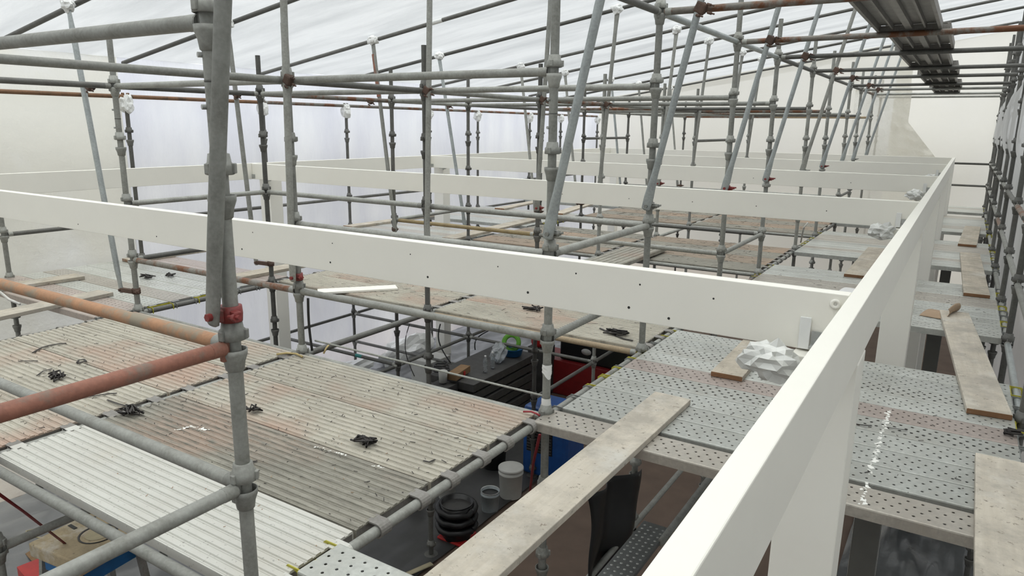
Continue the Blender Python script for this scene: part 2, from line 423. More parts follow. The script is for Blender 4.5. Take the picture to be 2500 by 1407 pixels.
mb.grid(lambda u, v: P(-2.36+u*1.9, YF+.06, -4.25+v*3.66), 8, 8)
struct(mb.build('wall_far', G['wall_far']), 'shrink wrap beside the fold, warm backlight in its colour')
mb = MB(); mb.grid(lambda u, v: P(-1.7+u*2.4, 20.15+wav(u*4, v*5, .9, .05, 41), -4.25+v*(roofz(-1.7+u*2.4)+.08+4.25)), 40, 40)
struct(mb.build('wall_far', G['wall_far']), 'shrink wrap set back in the walkway bay, warm backlight in its colour')
def rw(u, v):
    y = YB+u*(20.2-YB); z = -4.25+v*(roofz(XR)+.1+4.25)
    b = math.exp(-((z-.15)/.62)**4)*(1 if y > 8 else max(0, (y-6.5)/1.5))
    return P(XR+.04-.27*b*(.8+.3*mnoise.noise(Vector((y*.9, z*.5, 2))))+wav(y, z, 1.4, .05, 51), y, z)
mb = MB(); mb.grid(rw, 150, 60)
struct(mb.build('wall_right', G['wall_r']), 'sagging shrink wrap wall with shade in its grey colour')
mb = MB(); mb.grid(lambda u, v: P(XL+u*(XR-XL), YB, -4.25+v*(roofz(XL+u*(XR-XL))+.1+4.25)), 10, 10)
struct(mb.build('wall_back', G['wall_r']), 'unseen shrink wrap wall behind the camera, darkened to dim the beams')  # unseen wall, given the darker sheet to cut light on the beam faces
mb = MB(); mb.box(P(-4, 9, -4.30), (12, 26, .1)); struct(mb.build('floor', G['floorboard']), 'brown floor protection board')

def film(name, x0, x1, y0, y1, mat, amp, seed, label, n=60):
    mb = MB(); mb.grid(lambda u, v: P(x0+u*(x1-x0), y0+v*(y1-y0), -4.235+abs(wav(x0+u*(x1-x0), (y0+v*(y1-y0))*.35, 3.2, amp, seed))+abs(wav(x0+u*(x1-x0), y0+v*(y1-y0), 7, amp*.3, seed+3))), n, n*2)
    return tag(mb.build(name, mat), label, 'plastic sheet')
film('plastic_sheet', -8.72, -4.95, -1.5, 6.6, G['ground_film'], .10, 3, 'grey crumpled plastic sheet on the ground under the nearest deck')
film('plastic_sheet', -8.72, -5.4, 6.65, 18.2, G['ground_film'], .13, 9, 'grey crumpled plastic sheet along the foot of the left wall')
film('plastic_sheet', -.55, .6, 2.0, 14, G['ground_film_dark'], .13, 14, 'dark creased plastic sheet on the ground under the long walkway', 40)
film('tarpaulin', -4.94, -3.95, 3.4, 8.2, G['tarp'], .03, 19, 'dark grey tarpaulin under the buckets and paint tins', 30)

# ------------------------------------------------------------------ scaffold
XC = [-8.67, -6.22, -4.06, -1.945, .48]
YR = [1.395, 3.5, 5.0, 7.0, 8.65, 10.8, 12.4, 14.5, 16.0, 18.1, 19.7]
ROWN = ['left wall row', 'left inner row', 'middle row', 'right inner row', 'right wall row']
def LZ(n): return -.71+.5*n
LEVN = {3: 'top rail', 2: 'eaves rail', 1: 'upper mid rail', 0: 'handrail', -1: 'knee rail', -2: 'deck ledger', -3: 'underdeck ledger', -5: 'low ledger', -6: 'lowest ledger'}
used = {}
# shared cup meshes (local, origin at the cup centre)
def cup_bottom():
    mb = MB(); mb.lathe([(.0246, -.045), (.030, -.040), (.034, -.012), (.0425, .012), (.0435, .030), (.0395, .030), (.037, .008), (.0246, -.004)], n=18)
    return mb.mesh('bottom_cup', G['galv'], (0, 0, 0))
def cup_top():
    mb = MB(); mb.lathe([(.0246, .040), (.032, .038), (.036, .012), (.0425, .006), (.0435, -.024), (.0390, -.026), (.036, .0), (.0246, .01)], n=18)
    for a in (.6, 2.7, 4.8):
        mb.box((.0445*cos(a), .0445*sin(a), -.006), (.012, .020, .032), Matrix.Rotation(a, 3, 'Z'), .003)
    return mb.mesh('top_cup', G['galv'], (0, 0, 0))
CB, CT = cup_bottom(), cup_top()
CBd = CB.copy(); CBd.materials.clear(); CBd.materials.append(G['galv_dark'])
CTd = CT.copy(); CTd.materials.clear(); CTd.materials.append(G['galv_dark'])
def blade(p, d):
    """forged blade end: short collar and a curved tongue that drops into the cup"""
    mb = MB(); p = Vector(p); d = Vector(d)
    mb.tube(p+d*.005, p+d*.05, .0252, 12)
    mb.bar(p-d*.022, p+d*.012, .020, .088, bev=.004)
    return mb
TUBES = []
def ledger(a, b, mat, lev, label, group=None, blades=True, name='ledger_tube', r=TR):
    a, b = Vector(a), Vector(b); d = (b-a).normalized()
    p0, p1 = a+d*.036, b-d*.036
    mb = MB(); mb.tube(p0, p1, r, 16)
    o = mb.build(name, mat, None, tuple((a+b)/2))
    tag(o, label, 'scaffold tube', group)
    if blades:
        mt = mat if mat in (G['red_tube'], G['rust']) else G['galv']
        blade(p0, d).build('blade_end', mt, o, tuple(p0)); blade(p1, -d).build('blade_end', mt, o, tuple(p1))
    return o
def pick():
    return random.choice([G['galv']]*7+[G['galv_dark']]*2+[G['galv_rust']])
def led_y(c, i, n, mat=None, blades=None):
    used.setdefault((c, i), set()).add(n); used.setdefault((c, i+1), set()).add(n)
    near = YR[i] < 9.5
    lab = f"{MN[mat or 'x']} {LEVN[n]} between the {ORD[i]} and {ORD[i+1]} posts of the {ROWN[c]}"
    m_ = G[mat] if mat else pick()
    return ledger(P(XC[c], YR[i], LZ(n)), P(XC[c], YR[i+1], LZ(n)), m_, n, lab, 'lengthwise scaffold ledgers', near if blades is None else blades)
MN = {'x': 'grey', 'rust': 'rust brown', 'galv_rust': 'rust spotted', 'red_tube': 'red painted', 'orange_tube': 'orange brown', 'tan_tube': 'dusty tan', 'olive_tube': 'olive brown', 'galv_light': 'bright grey', 'galv_dark': 'dark grey', 'galv': 'grey'}
def led_x(r, c, n, mat=None):
    used.setdefault((c, r), set()).add(n); used.setdefault((c+1, r), set()).add(n)
    lab = f"{MN[mat or 'x']} {LEVN[n]} from {ROWN[c]} to {ROWN[c+1]}, {ORD[r]} posts from camera"
    m_ = G[mat] if mat else pick()
    return ledger(P(XC[c], YR[r], LZ(n)), P(XC[c+1], YR[r], LZ(n)), m_, n, lab, 'crosswise scaffold ledgers', YR[r] < 9.5)
# lengthwise
for i in range(1, 10): led_y(3, i, 3, 'galv_light' if i in (2, 3) else None)
for n in (0, -1): led_y(3, 1, n, 'galv')
for i in (3, 5, 7): led_y(3, i, -1)
for i in range(0, 9): led_y(3, i, -2, 'galv' if i < 3 else None)
for i in range(0, 9): led_y(2, i, 2)
for i in range(0, 9): led_y(2, i, -2)
led_y(2, 6, 1); led_y(2, 0, -3)
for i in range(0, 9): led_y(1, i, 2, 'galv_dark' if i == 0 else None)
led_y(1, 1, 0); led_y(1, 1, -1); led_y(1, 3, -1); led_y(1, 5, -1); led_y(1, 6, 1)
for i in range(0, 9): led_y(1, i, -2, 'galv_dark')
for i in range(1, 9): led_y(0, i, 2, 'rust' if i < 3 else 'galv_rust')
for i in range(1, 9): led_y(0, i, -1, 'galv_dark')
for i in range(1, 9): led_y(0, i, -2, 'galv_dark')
for i in range(2, 10):
    for n in (0, -1, -2): led_y(4, i, n, 'galv_light' if n == -2 and i == 2 else ('galv_rust' if (n, i) == (0, 3) else None))
for i in range(2, 5):
    for c in (0, 1, 2):
        if (c, i) != (2, 2): led_y(c, i, -5, 'galv_dark')
# crosswise
led_x(0, 2, 2); led_x(0, 2, 0, 'orange_tube'); led_x(0, 2, -1, 'galv'); led_x(0, 2, -2, 'galv'); led_x(0, 1, -2)
for n in (2, -1, -2): led_x(1, 1, n)
for n in (2, 0, -1, -2): led_x(1, 2, n, 'galv')
led_x(2, 1, 2); led_x(2, 1, 0); led_x(2, 1, -2)
led_x(2, 2, 2); led_x(2, 2, 0, 'galv'); led_x(2, 2, -2, 'tan_tube')
led_x(3, 1, 2); led_x(3, 1, -1, 'olive_tube'); led_x(3, 2, 2); led_x(3, 2, -1, 'galv'); led_x(3, 2, -2); led_x(3, 1, -2)
for r in (4, 5, 6, 7, 8, 9):
    for c in (1, 2):
        led_x(r, c, 2, random.choice([None, None, 'tan_tube', 'galv_rust']) if r > 4 else None)
        led_x(r, c, -2)
        if r < 8: led_x(r, c, -1)
for r in range(2, 11): led_x(r, 3, 3, {2: 'galv_rust', 3: 'galv_rust', 4: 'galv_dark', 5: 'galv_dark', 6: 'galv_dark', 7: 'galv_dark'}.get(r))
led_x(10, 3, 0, 'galv_dark'); led_x(10, 3, -1, 'galv_dark')
for r in (3, 4):
    led_x(r, 0, -5, 'galv_dark'); led_x(r, 0, -6, 'galv_dark')
    if r == 4: led_x(r, 1, -5, 'galv_dark')
# the two ledgers that run from the nearest right inner post back past the camera
used.setdefault((3, 0), set()).update((0, -1))
for n, mt, w in ((0, 'red_tube', 'red painted handrail'), (-1, 'galv', 'grey knee rail')):
    ledger(P(-1.945, 1.395, LZ(n)), P(-1.945, -.75, LZ(n)), G[mt], n, f"{w} running from the nearest right inner post towards the camera", 'lengthwise scaffold ledgers')
# standards
TOP = [.30, .668, .668, 1.20, 1.92]
STD = {}
def standard(c, r, cups=True):
    x, y = XC[c], YR[r]; top = TOP[c]; z0 = -4.23
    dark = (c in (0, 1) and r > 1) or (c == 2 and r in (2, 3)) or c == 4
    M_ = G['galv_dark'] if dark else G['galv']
    jx, jy = random.uniform(-.006, .006), random.uniform(-.006, .006)
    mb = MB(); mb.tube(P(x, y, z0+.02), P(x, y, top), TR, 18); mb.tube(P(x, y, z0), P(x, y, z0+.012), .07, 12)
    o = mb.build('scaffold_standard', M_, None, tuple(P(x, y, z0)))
    tag(o, f"{'dark grey' if dark else 'grey'} upright cup jointed scaffold post, {ORD[r]} from camera in the {ROWN[c]}", 'scaffold post', 'upright scaffold standards')
    us = used.get((c, r), set())
    lo = -7 if y < 9 else -4
    for n in range(lo, 5):
        z = LZ(n)-.040
        if z > top-.05: break
        link('bottom_cup', CBd if dark else CB, P(x, y, z), o)
        if n in us: link('top_cup', CTd if dark else CT, P(x, y, z+.088), o)
        elif z+.16 < top: link('top_cup', CTd if dark else CT, P(x, y, z+.125+random.uniform(-.01, .03)), o)
    STD[(c, r)] = o
    return o
for c in range(5):
    for r in range(11):
        if c == 0 and not 1 <= r <= 9: continue
        if c in (1, 2) and r > 9: continue
        if c == 4 and r < 2: continue
        standard(c, r)
# spigot joints on the two nearest right inner posts, bolts on the left wall row
def bolt(mb, p, ax, r=.008):
    p = Vector(p); ax = Vector(ax); mb.tube(p, p+ax*.014, r, 8)
for (c, r, zz) in ((3, 0, .12), (3, 1, .07), (1, 1, .02)):
    mb = MB(); x, y = XC[c], YR[r]
    mb.lathe([(.0244, -.0035), (.0250, -.003), (.0250, .003), (.0244, .0035)], P(x, y, zz), 18); mb.build('spigot_joint', G['galv_dark'], STD[(c, r)])
    for dz in (.075, -.075):
        mb = MB(); bolt(mb, P(x-.014, y-.019, zz+dz), (-.3, -.95, 0)); mb.build('spigot_bolt', G['bracket'], STD[(c, r)])
# plastic wrap where the left wall row meets the eaves, teal tape and masking tape
def crumple(c, s, seed, n=16, amp=.35):
    mb = MB(); bm = bmesh.new(); bmesh.ops.create_icosphere(bm, subdivisions=3, radius=1)
    bm.verts.index_update(); vs = []
    for v in bm.verts:
        k = 1+amp*mnoise.noise(v.co*1.8+Vector((seed, 0, 0)))+amp*.7*mnoise.noise(v.co*4.5+Vector((0, seed, 0)))
        vs.append((c[0]+v.co.x*s[0]*k, c[1]+v.co.y*s[1]*k, c[2]+v.co.z*s[2]*k))
    mb.add(vs, [tuple(v.index for v in f.verts) for f in bm.faces]); bm.free(); return mb
for r in range(1, 10):
    crumple(P(XC[0], YR[r], .20), (.075, .085, .11), r*3.1).build('plastic_wrap', G['tape'], STD[(0, r)])

# rafters under the roof sheet
RAF = {}
for r in range(0, 10):
    y = YR[r]+.055; xa, xb = -8.74, .52
    mb = MB(); mb.tube(P(xa, y, roofz(xa)), P(xb, y, roofz(xb)), TR, 14)
    o = mb.build('rafter_tube', G['galv_dark'], None, tuple(P(-4, y, roofz(-4))))
    tag(o, f"dark sloping rafter tube under the white roof, {ORD[r]} from the camera", 'scaffold tube', 'roof rafter tubes')
    RAF[r] = o
    if r in (3, 4, 5):
        xt = {3: -5.6, 4: -3.15, 5: -2.3}[r]
        mb = MB(); mb.tube(P(xt, y, roofz(xt)), P(xt+.16, y, roofz(xt+.16)), TR+.0012, 14); mb.build('white_tape', G['tape'], o)
# raking struts up to the rafters
def raker(p0, p1, mat, label, clamp, wrap, flat=.20, topflat=True, seed=0):
    p0, p1 = Vector(p0), Vector(p1); d = (p1-p0).normalized()
    a = p0+d*flat; n = 16
    y = d; x = y.cross(Vector((0, 1, 0))).normalized(); z = x.cross(y)
    rings = []
    def ring(p, rx, rz): return [p+x*rx*cos(2*pi*k/n)+z*rz*sin(2*pi*k/n) for k in range(n)]
    rings += [ring(p0-d*.03, .018, .006), ring(p0-d*.02, .034, .0065), ring(p0+d*.07, .037, .0065), ring(p0+d*(flat*.7), .030, .019), ring(a, TR, TR)]
    rings += [ring(p1-d*flat, TR, TR), ring(p1-d*.06, .033, .008), ring(p1, .033, .007)]
    vs = [v for rg in rings for v in rg]; fs = []
    for i in range(len(rings)-1):
        for k in range(n): fs.append((i*n+k, i*n+(k+1) % n, (i+1)*n+(k+1) % n, (i+1)*n+k))
    fs.append(tuple(range(n))[::-1]); fs.append(tuple(range((len(rings)-1)*n, len(rings)*n)))
    mb = MB(); mb.add(vs, fs, True)
    o = mb.build('raking_strut', mat, None, tuple(p0)); tag(o, label, 'scaffold tube', 'raking roof struts')
    if clamp:
        # half coupler round the post behind the strut foot, with its bolt
        sx, sy, cm = clamp
        c = Vector((sx, sy, p0.z)); mb = MB()
        mb.lathe([(TR+.001, -.026), (TR+.011, -.026), (TR+.013, 0), (TR+.011, .026), (TR+.001, .026)], c, 18)
        mb.bar(c+Vector((.030, -.012, 0)), c+Vector((.062, -.02, 0)), .026, .034, bev=.004)
        mb.tube(c+Vector((.035, -.035, .0)), c+Vector((.105, -.045, .012)), .007, 8)
        mb.tube(c+Vector((.070, -.04, .004)), c+Vector((.086, -.042, .007)), .014, 6)
        mb.bar(c+Vector((.0, -.03, 0)), Vector((p0.x, p0.y+.004, p0.z)), .034, .04, bev=.004)
        mb.build('half_coupler', cm, o)
        mb = MB(); mb.tube(p0+Vector((0, -.022, 0)), p0+Vector((0, .012, 0)), .013, 6); mb.build('pivot_bolt', cm, o)
    if wrap:
        crumple(p1+Vector((0, 0, .012)), (.075, .05, .06), 7+seed).build('plastic_wrap', G['tape'], o)
    return o
spec1 = {1: (-6.37, -1.50, -6.78), 2: (-6.39, -1.48, -6.64), 3: (-6.16, -1.33, -6.49), 4: (-6.24, -1.48, -6.73)}
for r in range(1, 10):
    xb, zb, xt = spec1.get(r, (-6.28, -1.45, -6.65))
    y = YR[r]-.055
    raker(P(xb, y, zb), P(xt, y+.04, roofz(xt)-.03), random.choice([G['galv'], G['galv'], G['galv_light']]) if r != 3 else G['galv'],
          f"{'red topped' if r == 3 else 'grey'} raking strut leaning left to the roof, {ORD[r]} in the left inner row", (XC[1], YR[r], G['rustclamp']), True, seed=r)
for r in range(1, 9):
    xb, zb, xt = {1: (-4.05, -1.10, -4.01), 2: (-4.01, -1.05, -3.965), 3: (-4.04, -.90, -3.94), 4: (-4.06, -.85, -3.92)}.get(r, (-4.06, -.85, -3.92))
    y = YR[r]-.058
    o = raker(P(xb, y, zb), P(xt, y+.04, roofz(xt)-.03), G['galv'], f"grey nearly upright raking strut, {ORD[r]} in the middle row", (XC[2], YR[r], G['red']), True, seed=20+r)
for r in range(0, 10):
    y = YR[r]-.060
    xb, zb, xt, zt = -1.945, -.56, -1.44, 1.82
    if r == 0: xb, zb, xt, zt = -1.955, -.60, -1.60, 1.70
    if r == 1: xb, zb, xt, zt = -1.925, -.585, -1.42, 1.80
    mat = G['galv'] if r in (0, 5) else G['galv_light']
    raker(P(xb, y, zb), P(xt, y+.04, zt), mat, f"{'grey' if r in (0, 5) else 'bright grey'} raking strut leaning right to the roof, {ORD[r]} in the right inner row", (XC[3], YR[r], G['red'] if r in (0, 3, 4, 6, 9) else G['galv']), r > 0, flat=.24, seed=40+r)
# couplers that tie struts to the rails they cross
def coupler(p, parent, mat, s=1.0, ax='x'):
    mb = MB(); p = Vector(p); rot = Matrix.Rotation(.5, 3, 'Y')
    mb.box(p+Vector((.0, -.012, 0)), (.075*s, .05*s, .075*s), rot, .012)
    mb.lathe([(.030*s, -.03*s), (.038*s, -.026*s), (.038*s, .026*s), (.030*s, .03*s)], p, 12, Matrix.Rotation(pi/2, 3, 'Y' if ax == 'x' else 'X'))
    for q in ((.048, -.02, .02), (.052, -.015, -.032), (-.02, -.03, -.045)):
        q = Vector(q)*s; mb.tube(p+q, p+q+Vector((.028*s, -.012*s, -.01*s)), .010*s, 6); mb.tube(p+q, p+q+Vector((.05*s, -.018*s, -.016*s)), .006*s, 6)
    return mb.build('swivel_coupler', mat, parent)
OBJ = {o.get('label'): o for o in COL.objects if o.get('label')}
for r in range(2, 9):
    o = OBJ[next(l for l in OBJ if l.endswith(f"from {ROWN[3]} to {ROWN[4]}, {ORD[r]} posts from camera") and 'top rail' in l)]
    coupler(P(-1.645, YR[r]-.03, LZ(3)), o, G['rustclamp'])
for r in range(1, 5):
    for c, xx in ((2, -4.03), (1, -6.57)):
        key = next((l for l in OBJ if f"eaves rail from {ROWN[c]}" in l and l.endswith(f"{ORD[r]} posts from camera")), None)
        if key: coupler(P(xx+.03, YR[r]-.03, LZ(2)), OBJ[key], G['rustclamp'], .9)

# ------------------------------------------------------------------ decks
DT = -1.675
def alu_plank(x0, x1, y0, y1, z, mat, label, group, ribs=11, hooks=(True, True), under=False):
    w = y1-y0; prof = []
    k = w/ribs
    for i in range(ribs):
        a = i*k
        prof += [(a+.0, -.006), (a+.006, -.006), (a+.007, -.004), (a+.009, -.004), (a+.010, -.006), (a+.015, -.006), (a+.018, 0), (a+k-.003, 0)]
    prof += [(w, -.006), (w, -.05), (w-.004, -.05), (w-.004, -.012), (.004, -.012), (.004, -.05), (0, -.05)]
    mb = MB(); mb.extrude(prof, (x0, y0, z+H), 'x', x1-x0)
    o = mb.build('aluminium_plank', mat, None, ((x0+x1)/2, (y0+y1)/2, z+H))
    tag(o, label, 'deck plank', group)
    for side, on in ((x0, hooks[0]), (x1, hooks[1])):
        if not on: continue
        sg = 1 if side == x1 else -1
        mb = MB(); mb.bar(P(side-sg*.012, y0+.004, z-.03), P(side-sg*.012, y1-.004, z-.03), .012, .036); mb.build('end_bar', G['alu_under'], o)
        for t in (.22, .78):
            yc = y0+w*t; mb = MB(); pts = []
            n = 9; pr = []
            for q in range(n+1):
                a = pi*.5+pi*1.02*q/n*-1
                pr.append((cos(a), sin(a)))
            vs = []
            cx, cz = side+sg*.045, LZ(-2) if z < 0 else z-.035
            pr = [(-1.7, 1.0)]+[(sin(pi*.95*q/8), cos(pi*.95*q/8)) for q in range(9)]
            for yy in (yc-.032, yc+.032):
                for rr in (TR+.003, TR+.010):
                    vs += [P(cx+sg*rr*a, yy, cz+rr*b) for a, b in pr]
            m_ = len(pr); fs = []
            for q in range(m_-1):
                fs += [(q, q+1, m_+q+1, m_+q), (2*m_+q, 3*m_+q, 3*m_+q+1, 2*m_+q+1), (m_+q, m_+q+1, 3*m_+q+1, 3*m_+q), (q, 2*m_+q, 2*m_+q+1, q+1)]
            fs += [(0, m_, 3*m_, 2*m_), (m_-1, 2*m_-1+0, 4*m_-1, 3*m_-1)]
            mb.add(vs, fs); mb.build('hook', G['alu_clean'] if mat is G['alu_clean'] else G['alu_under'], o)
    return o
bays = [('nearest deck', 1.44, 3.455, 0), ('second deck', 5.05, 6.96, 2), ('third deck', 8.70, 10.76, 4), ('fourth deck', 12.45, 14.46, 6), ('fifth deck', 16.05, 18.05, 8)]
for nm, y0, y1, r in bays:
    for c, side in ((1, 'left half'), (2, 'right half')):
        w = (y1-y0)/4
        for q in range(4):
            xa, xb = XC[c]+.045, XC[c+1]-.045
            if r == 0: mt = G['alu_clean'] if (q == 0 and c == 2) else (G['alu_grey'] if (q == 1 and c == 2) else G['alu'])
            elif r == 2: mt = G['alu']
            else: mt = G['ply'] if (q+c) % 2 else G['alu_grey']
            if r == 0 and q == 0 and c == 2: look = 'clean pale ribbed aluminium plank'
            else: look = 'dusty ribbed aluminium plank'
            alu_plank(xa, xb, y0+q*w+.006, y0+(q+1)*w-.010, DT, mt, f"{look}, {['first', 'second', 'third', 'last'][q]} from the camera, {side} of the {nm}", 'aluminium deck planks', hooks=(r < 3, r < 5))
def steel_plank(x0, x1, yc, z, mat, label, w=.225, cap=None, capl=None, group='perforated steel planks'):
    h = .058; t = .003; b = .008
    prof = [(-w/2, -h), (-w/2, -b), (-w/2+b*.3, -b*.3), (-w/2+b, 0), (w/2-b, 0), (w/2-b*.3, -b*.3), (w/2, -b), (w/2, -h), (w/2-.018, -h), (w/2-.018, -h+t), (w/2-t, -h+t), (w/2-t, -b-t), (w/2-b-t, -t), (-w/2+b+t, -t), (-w/2+t, -b-t), (-w/2+t, -h+t), (-w/2+.018, -h+t), (-w/2+.018, -h)]
    mb = MB(); n = len(prof); vs = []
    for x in (x0, x1): vs += [P(x, yc+a, z+c) for a, c in prof]
    mb.add(vs, [(i, (i+1) % n, n+(i+1) % n, n+i) for i in range(n)])
    o = mb.build('steel_plank', mat, None, tuple(P((x0+x1)/2, yc, z)))
    tag(o, label, 'deck plank', group)
    for side, cm, sg in ((x0, capl, -1), (x1, cap, 1)):
        if cm is None: continue
        mb = MB(); mb.box(P(side+sg*.004, yc, z-.034), (.008, w-.010, .052))
        pr = [(.0, -.004), (.070, -.004), (.085, -.018), (.085, -.060), (.074, -.060), (.070, -.030), (.062, -.016), (.040, -.012), (.018, -.020), (.010, -.060), (0, -.060)]
        for yy in (yc-w/2+.012, yc+w/2-.017):
            vs = [P(side+sg*a, yy, z+b_) for a, b_ in pr]+[P(side+sg*a, yy+.005, z+b_) for a, b_ in pr]
            k = len(pr); mb.add(vs, [(i, (i+1) % k, k+(i+1) % k, k+i) for i in range(k)]+[tuple(range(k))[::-1], tuple(range(k, 2*k))])
        mb.build('end_cap', cm, o)
    return o
WN = ['first', 'second', 'third', 'fourth', 'fifth']
def place(k, total): return f"{ORD[k]} of {total} planks"
# right-hand walkway groups (y of the first plank's near edge, how many)
rg = [(3.345, 10), (7.02, 10), (10.52, 11), (14.33, 12), (18.05, 6)]
for gi, (ya_, cnt) in enumerate(rg):
    y = ya_
    for k in range(cnt):
        w = .225
        mt = random.choice([G['steel'], G['steel'], G['steel_dirty'], G['steel']])
        if gi == 0: mt = [G['steel_dirty'], G['steel'], G['steel'], G['steel'], G['steel_big'], G['steel_red'], G['steel'], G['steel_big'], G['steel'], G['steel']][k]
        x0 = -1.895 if k != 0 or gi else -1.935
        capl = G['yellow'] if k in (3, 4, 6, 9) else G['greycap']
        lk = {G['steel']: 'grey', G['steel_big']: 'grey large holed', G['steel_dirty']: 'dirty beige', G['steel_red']: 'reddish dusty'}[mt]
        steel_plank(x0, .44, y+w/2, DT, mt, f"{lk} perforated steel plank, {place(k, cnt)} in the {WN[gi]} right walkway group", w, cap=G['yellow'] if (k+gi) % 3 == 0 else G['greycap'], capl=capl)
        y += w+.006
        if gi == 0 and k == 0: y += .045
lg = [(3.13, 9), (7.05, 10), (10.45, 9), (14.3, 9)]
for gi, (ya_, cnt) in enumerate(lg):
    y = ya_
    for k in range(cnt):
        w = .232
        mt = random.choice([G['steel'], G['steel'], G['steel_dirty']]) if not (gi == 0 and k < 2) else G['steel_red']
        if gi == 0 and k in (7, 8): mt = G['steel_red']
        lk = {G['steel']: 'grey', G['steel_dirty']: 'dirty beige', G['steel_red']: 'reddish dusty'}[mt]
        steel_plank(XC[0]-.02, XC[1]-.05, y+w/2, DT, mt, f"{lk} perforated steel plank, {place(k, cnt)} in the {WN[gi]} left walkway group", w, cap=G['yellow'] if k in (2, 4) else G['greycap'])
        y += w+.006
# one plank across the foot of the picture, lying over the deck edge
steel_plank(-1.955, .44, 1.715, DT+.012, G['steel'], 'pale perforated steel plank at the near right corner of the nearest deck', .225, capl=G['yellow'])

# upper access platform seen from beneath
def platform(y0, y1, x0, x1, z, label):
    w = x1-x0; mb = MB()
    mb.box(P((x0+x1)/2, (y0+y1)/2, z+.055), (w, y1-y0, .006))
    o = mb.build('platform_plank', G['alu_under'], None, tuple(P((x0+x1)/2, (y0+y1)/2, z))); tag(o, label, 'deck plank', 'raised platform planks')
    for xx in (x0+.012, x1-.012):
        mb = MB(); mb.bar(P(xx, y0, z+.026), P(xx, y1, z+.026), .024, .052); mb.build('side_rail', G['alu_under'], o)
    for t, ww in ((.25, .014), (.5, .05), (.75, .014)):
        mb = MB(); mb.bar(P(x0+w*t, y0+.01, z+.032), P(x0+w*t, y1-.01, z+.032), ww, .040); mb.build('rib', G['alu_under'], o)
    for yy in (y0+.02, y1-.02):
        mb = MB(); mb.bar(P(x0+.002, yy, z+.020), P(x1-.002, yy, z+.020), .035, .05); mb.build('end_bar', G['alu_under'], o)
    return o
pz = LZ(3)+.030
ys = [(4.93, 7.07), (7.10, 8.72), (8.74, 10.86), (10.88, 12.46), (12.48, 14.56), (14.6, 16.1), (16.12, 18.15)]
for i, (a, b) in enumerate(ys):
    dx = 0 if i % 2 == 0 else .055
    platform(a, b, -.79+dx, -.31+dx, pz, f"aluminium platform plank seen from below on the top rails, {ORD[i]} from the camera")

# ------------------------------------------------------------------ loose boards
def plank_board(a, b, w, label, mat=None, z=DT, th=.036, group='loose scaffold boards', saw=True):
    a, b = Vector((a[0], a[1], z+H+.001+th/2)), Vector((b[0], b[1], z+H+.001+th/2))
    d = b-a; ang = atan2(d.y, d.x)-pi/2
    L_ = d.length; mb = MB(); n = 14
    mb.box((0, 0, 0), (w, L_, th), None, .004)
    vs = []
    for v in mb.v: vs.append((v[0]+.003*mnoise.noise(Vector((v[0]*9, v[1]*3, 4))), v[1], v[2]+.002*mnoise.noise(Vector((v[1]*2, v[0], 1)))))
    me = mb.mesh('timber_board', mat or G['wood'], (0, 0, 0))
    me.materials.append(G['wood_end'])
    for p in me.polygons:
        if abs(p.normal.y) > .9: p.material_index = 1
    o = link('timber_board', me, (a+b)/2); o.rotation_euler = (0, 0, ang)
    return tag(o, label, 'timber board', group)
plank_board((-1.375, 4.11), (-1.40, 1.55), .235, 'long pale scaffold board in front, bridging the gap beside the long white beam', G['wood_pale'])
plank_board((-1.205, 4.70), (-1.22, 5.60), .215, 'short scaffold board with a red brown cut end, under the first white crossbeam')
plank_board((-.94, 11.36), (-.94, 9.0), .22, 'scaffold board bridging the walkway gap, inside the long white beam')
plank_board((.355, 4.22), (.345, 2.6), .24, 'wide scaffold board in the near right corner of the walkway', G['wood_pale'])
plank_board((.08, 7.67), (.31, 4.93), .235, 'long scaffold board with red brown end on the right walkway', G['wood_pale'])
plank_board((.20, 11.67), (.265, 8.66), .235, 'scaffold board with dark split end on the right walkway, second along')
plank_board((.24, 15.08), (.165, 12.54), .24, 'furthest scaffold board on the right walkway')
plank_board((-8.01, 3.91), (-8.10, 3.0), .225, 'short grey scaffold board lying on the left walkway')
plank_board((-7.03, 3.65), (-6.85, 2.15), .225, 'long pale scaffold board reaching over the left walkway edge', G['wood_pale'])
plank_board((-8.50, 4.70), (-8.36, 7.4), .21, 'red brown edged scaffold board on the left walkway beside the wall')
plank_board((-6.62, 4.75), (-6.60, 6.05), .22, 'scaffold board behind the nearest post, bridging to the second left walkway')
plank_board((-8.50, 8.42), (-8.38, 10.9), .22, 'scaffold board with brown end along the left wall, past the second crossbeam')
plank_board((-6.40, 8.40), (-6.57, 11.2), .25, 'long grey scaffold board at the inner edge of the left walkway')
plank_board((-7.96, 12.16), (-8.14, 14.2), .22, 'scaffold board with orange brown end under the second white crossbeam')
plank_board((-6.60, 12.15), (-6.95, 14.2), .22, 'furthest scaffold board on the left, beside a post')
# spare aluminium plank laid across the gap, and a white painted offcut
o = alu_plank(0, 2.05, 0, .47, 0, G['alu_grey'], 'spare ribbed aluminium plank laid lengthwise across the open gap', 'spare plank', ribs=6, hooks=(False, False))
o.rotation_euler = (0, 0, pi/2); o.location = P(-3.58, 8.35, -1.60)
for ch in list(o.children): pass
mb = MB(); mb.box((0, 0, .012), (.80, .17, .022), None, .003)
o = link('white_offcut', mb.mesh('white_offcut', G['white'], (0, 0, 0)), P(-5.14, 5.20, DT)); o.rotation_euler = (0, 0, .87); tag(o, 'white painted timber offcut on the second deck edge', 'timber offcut')

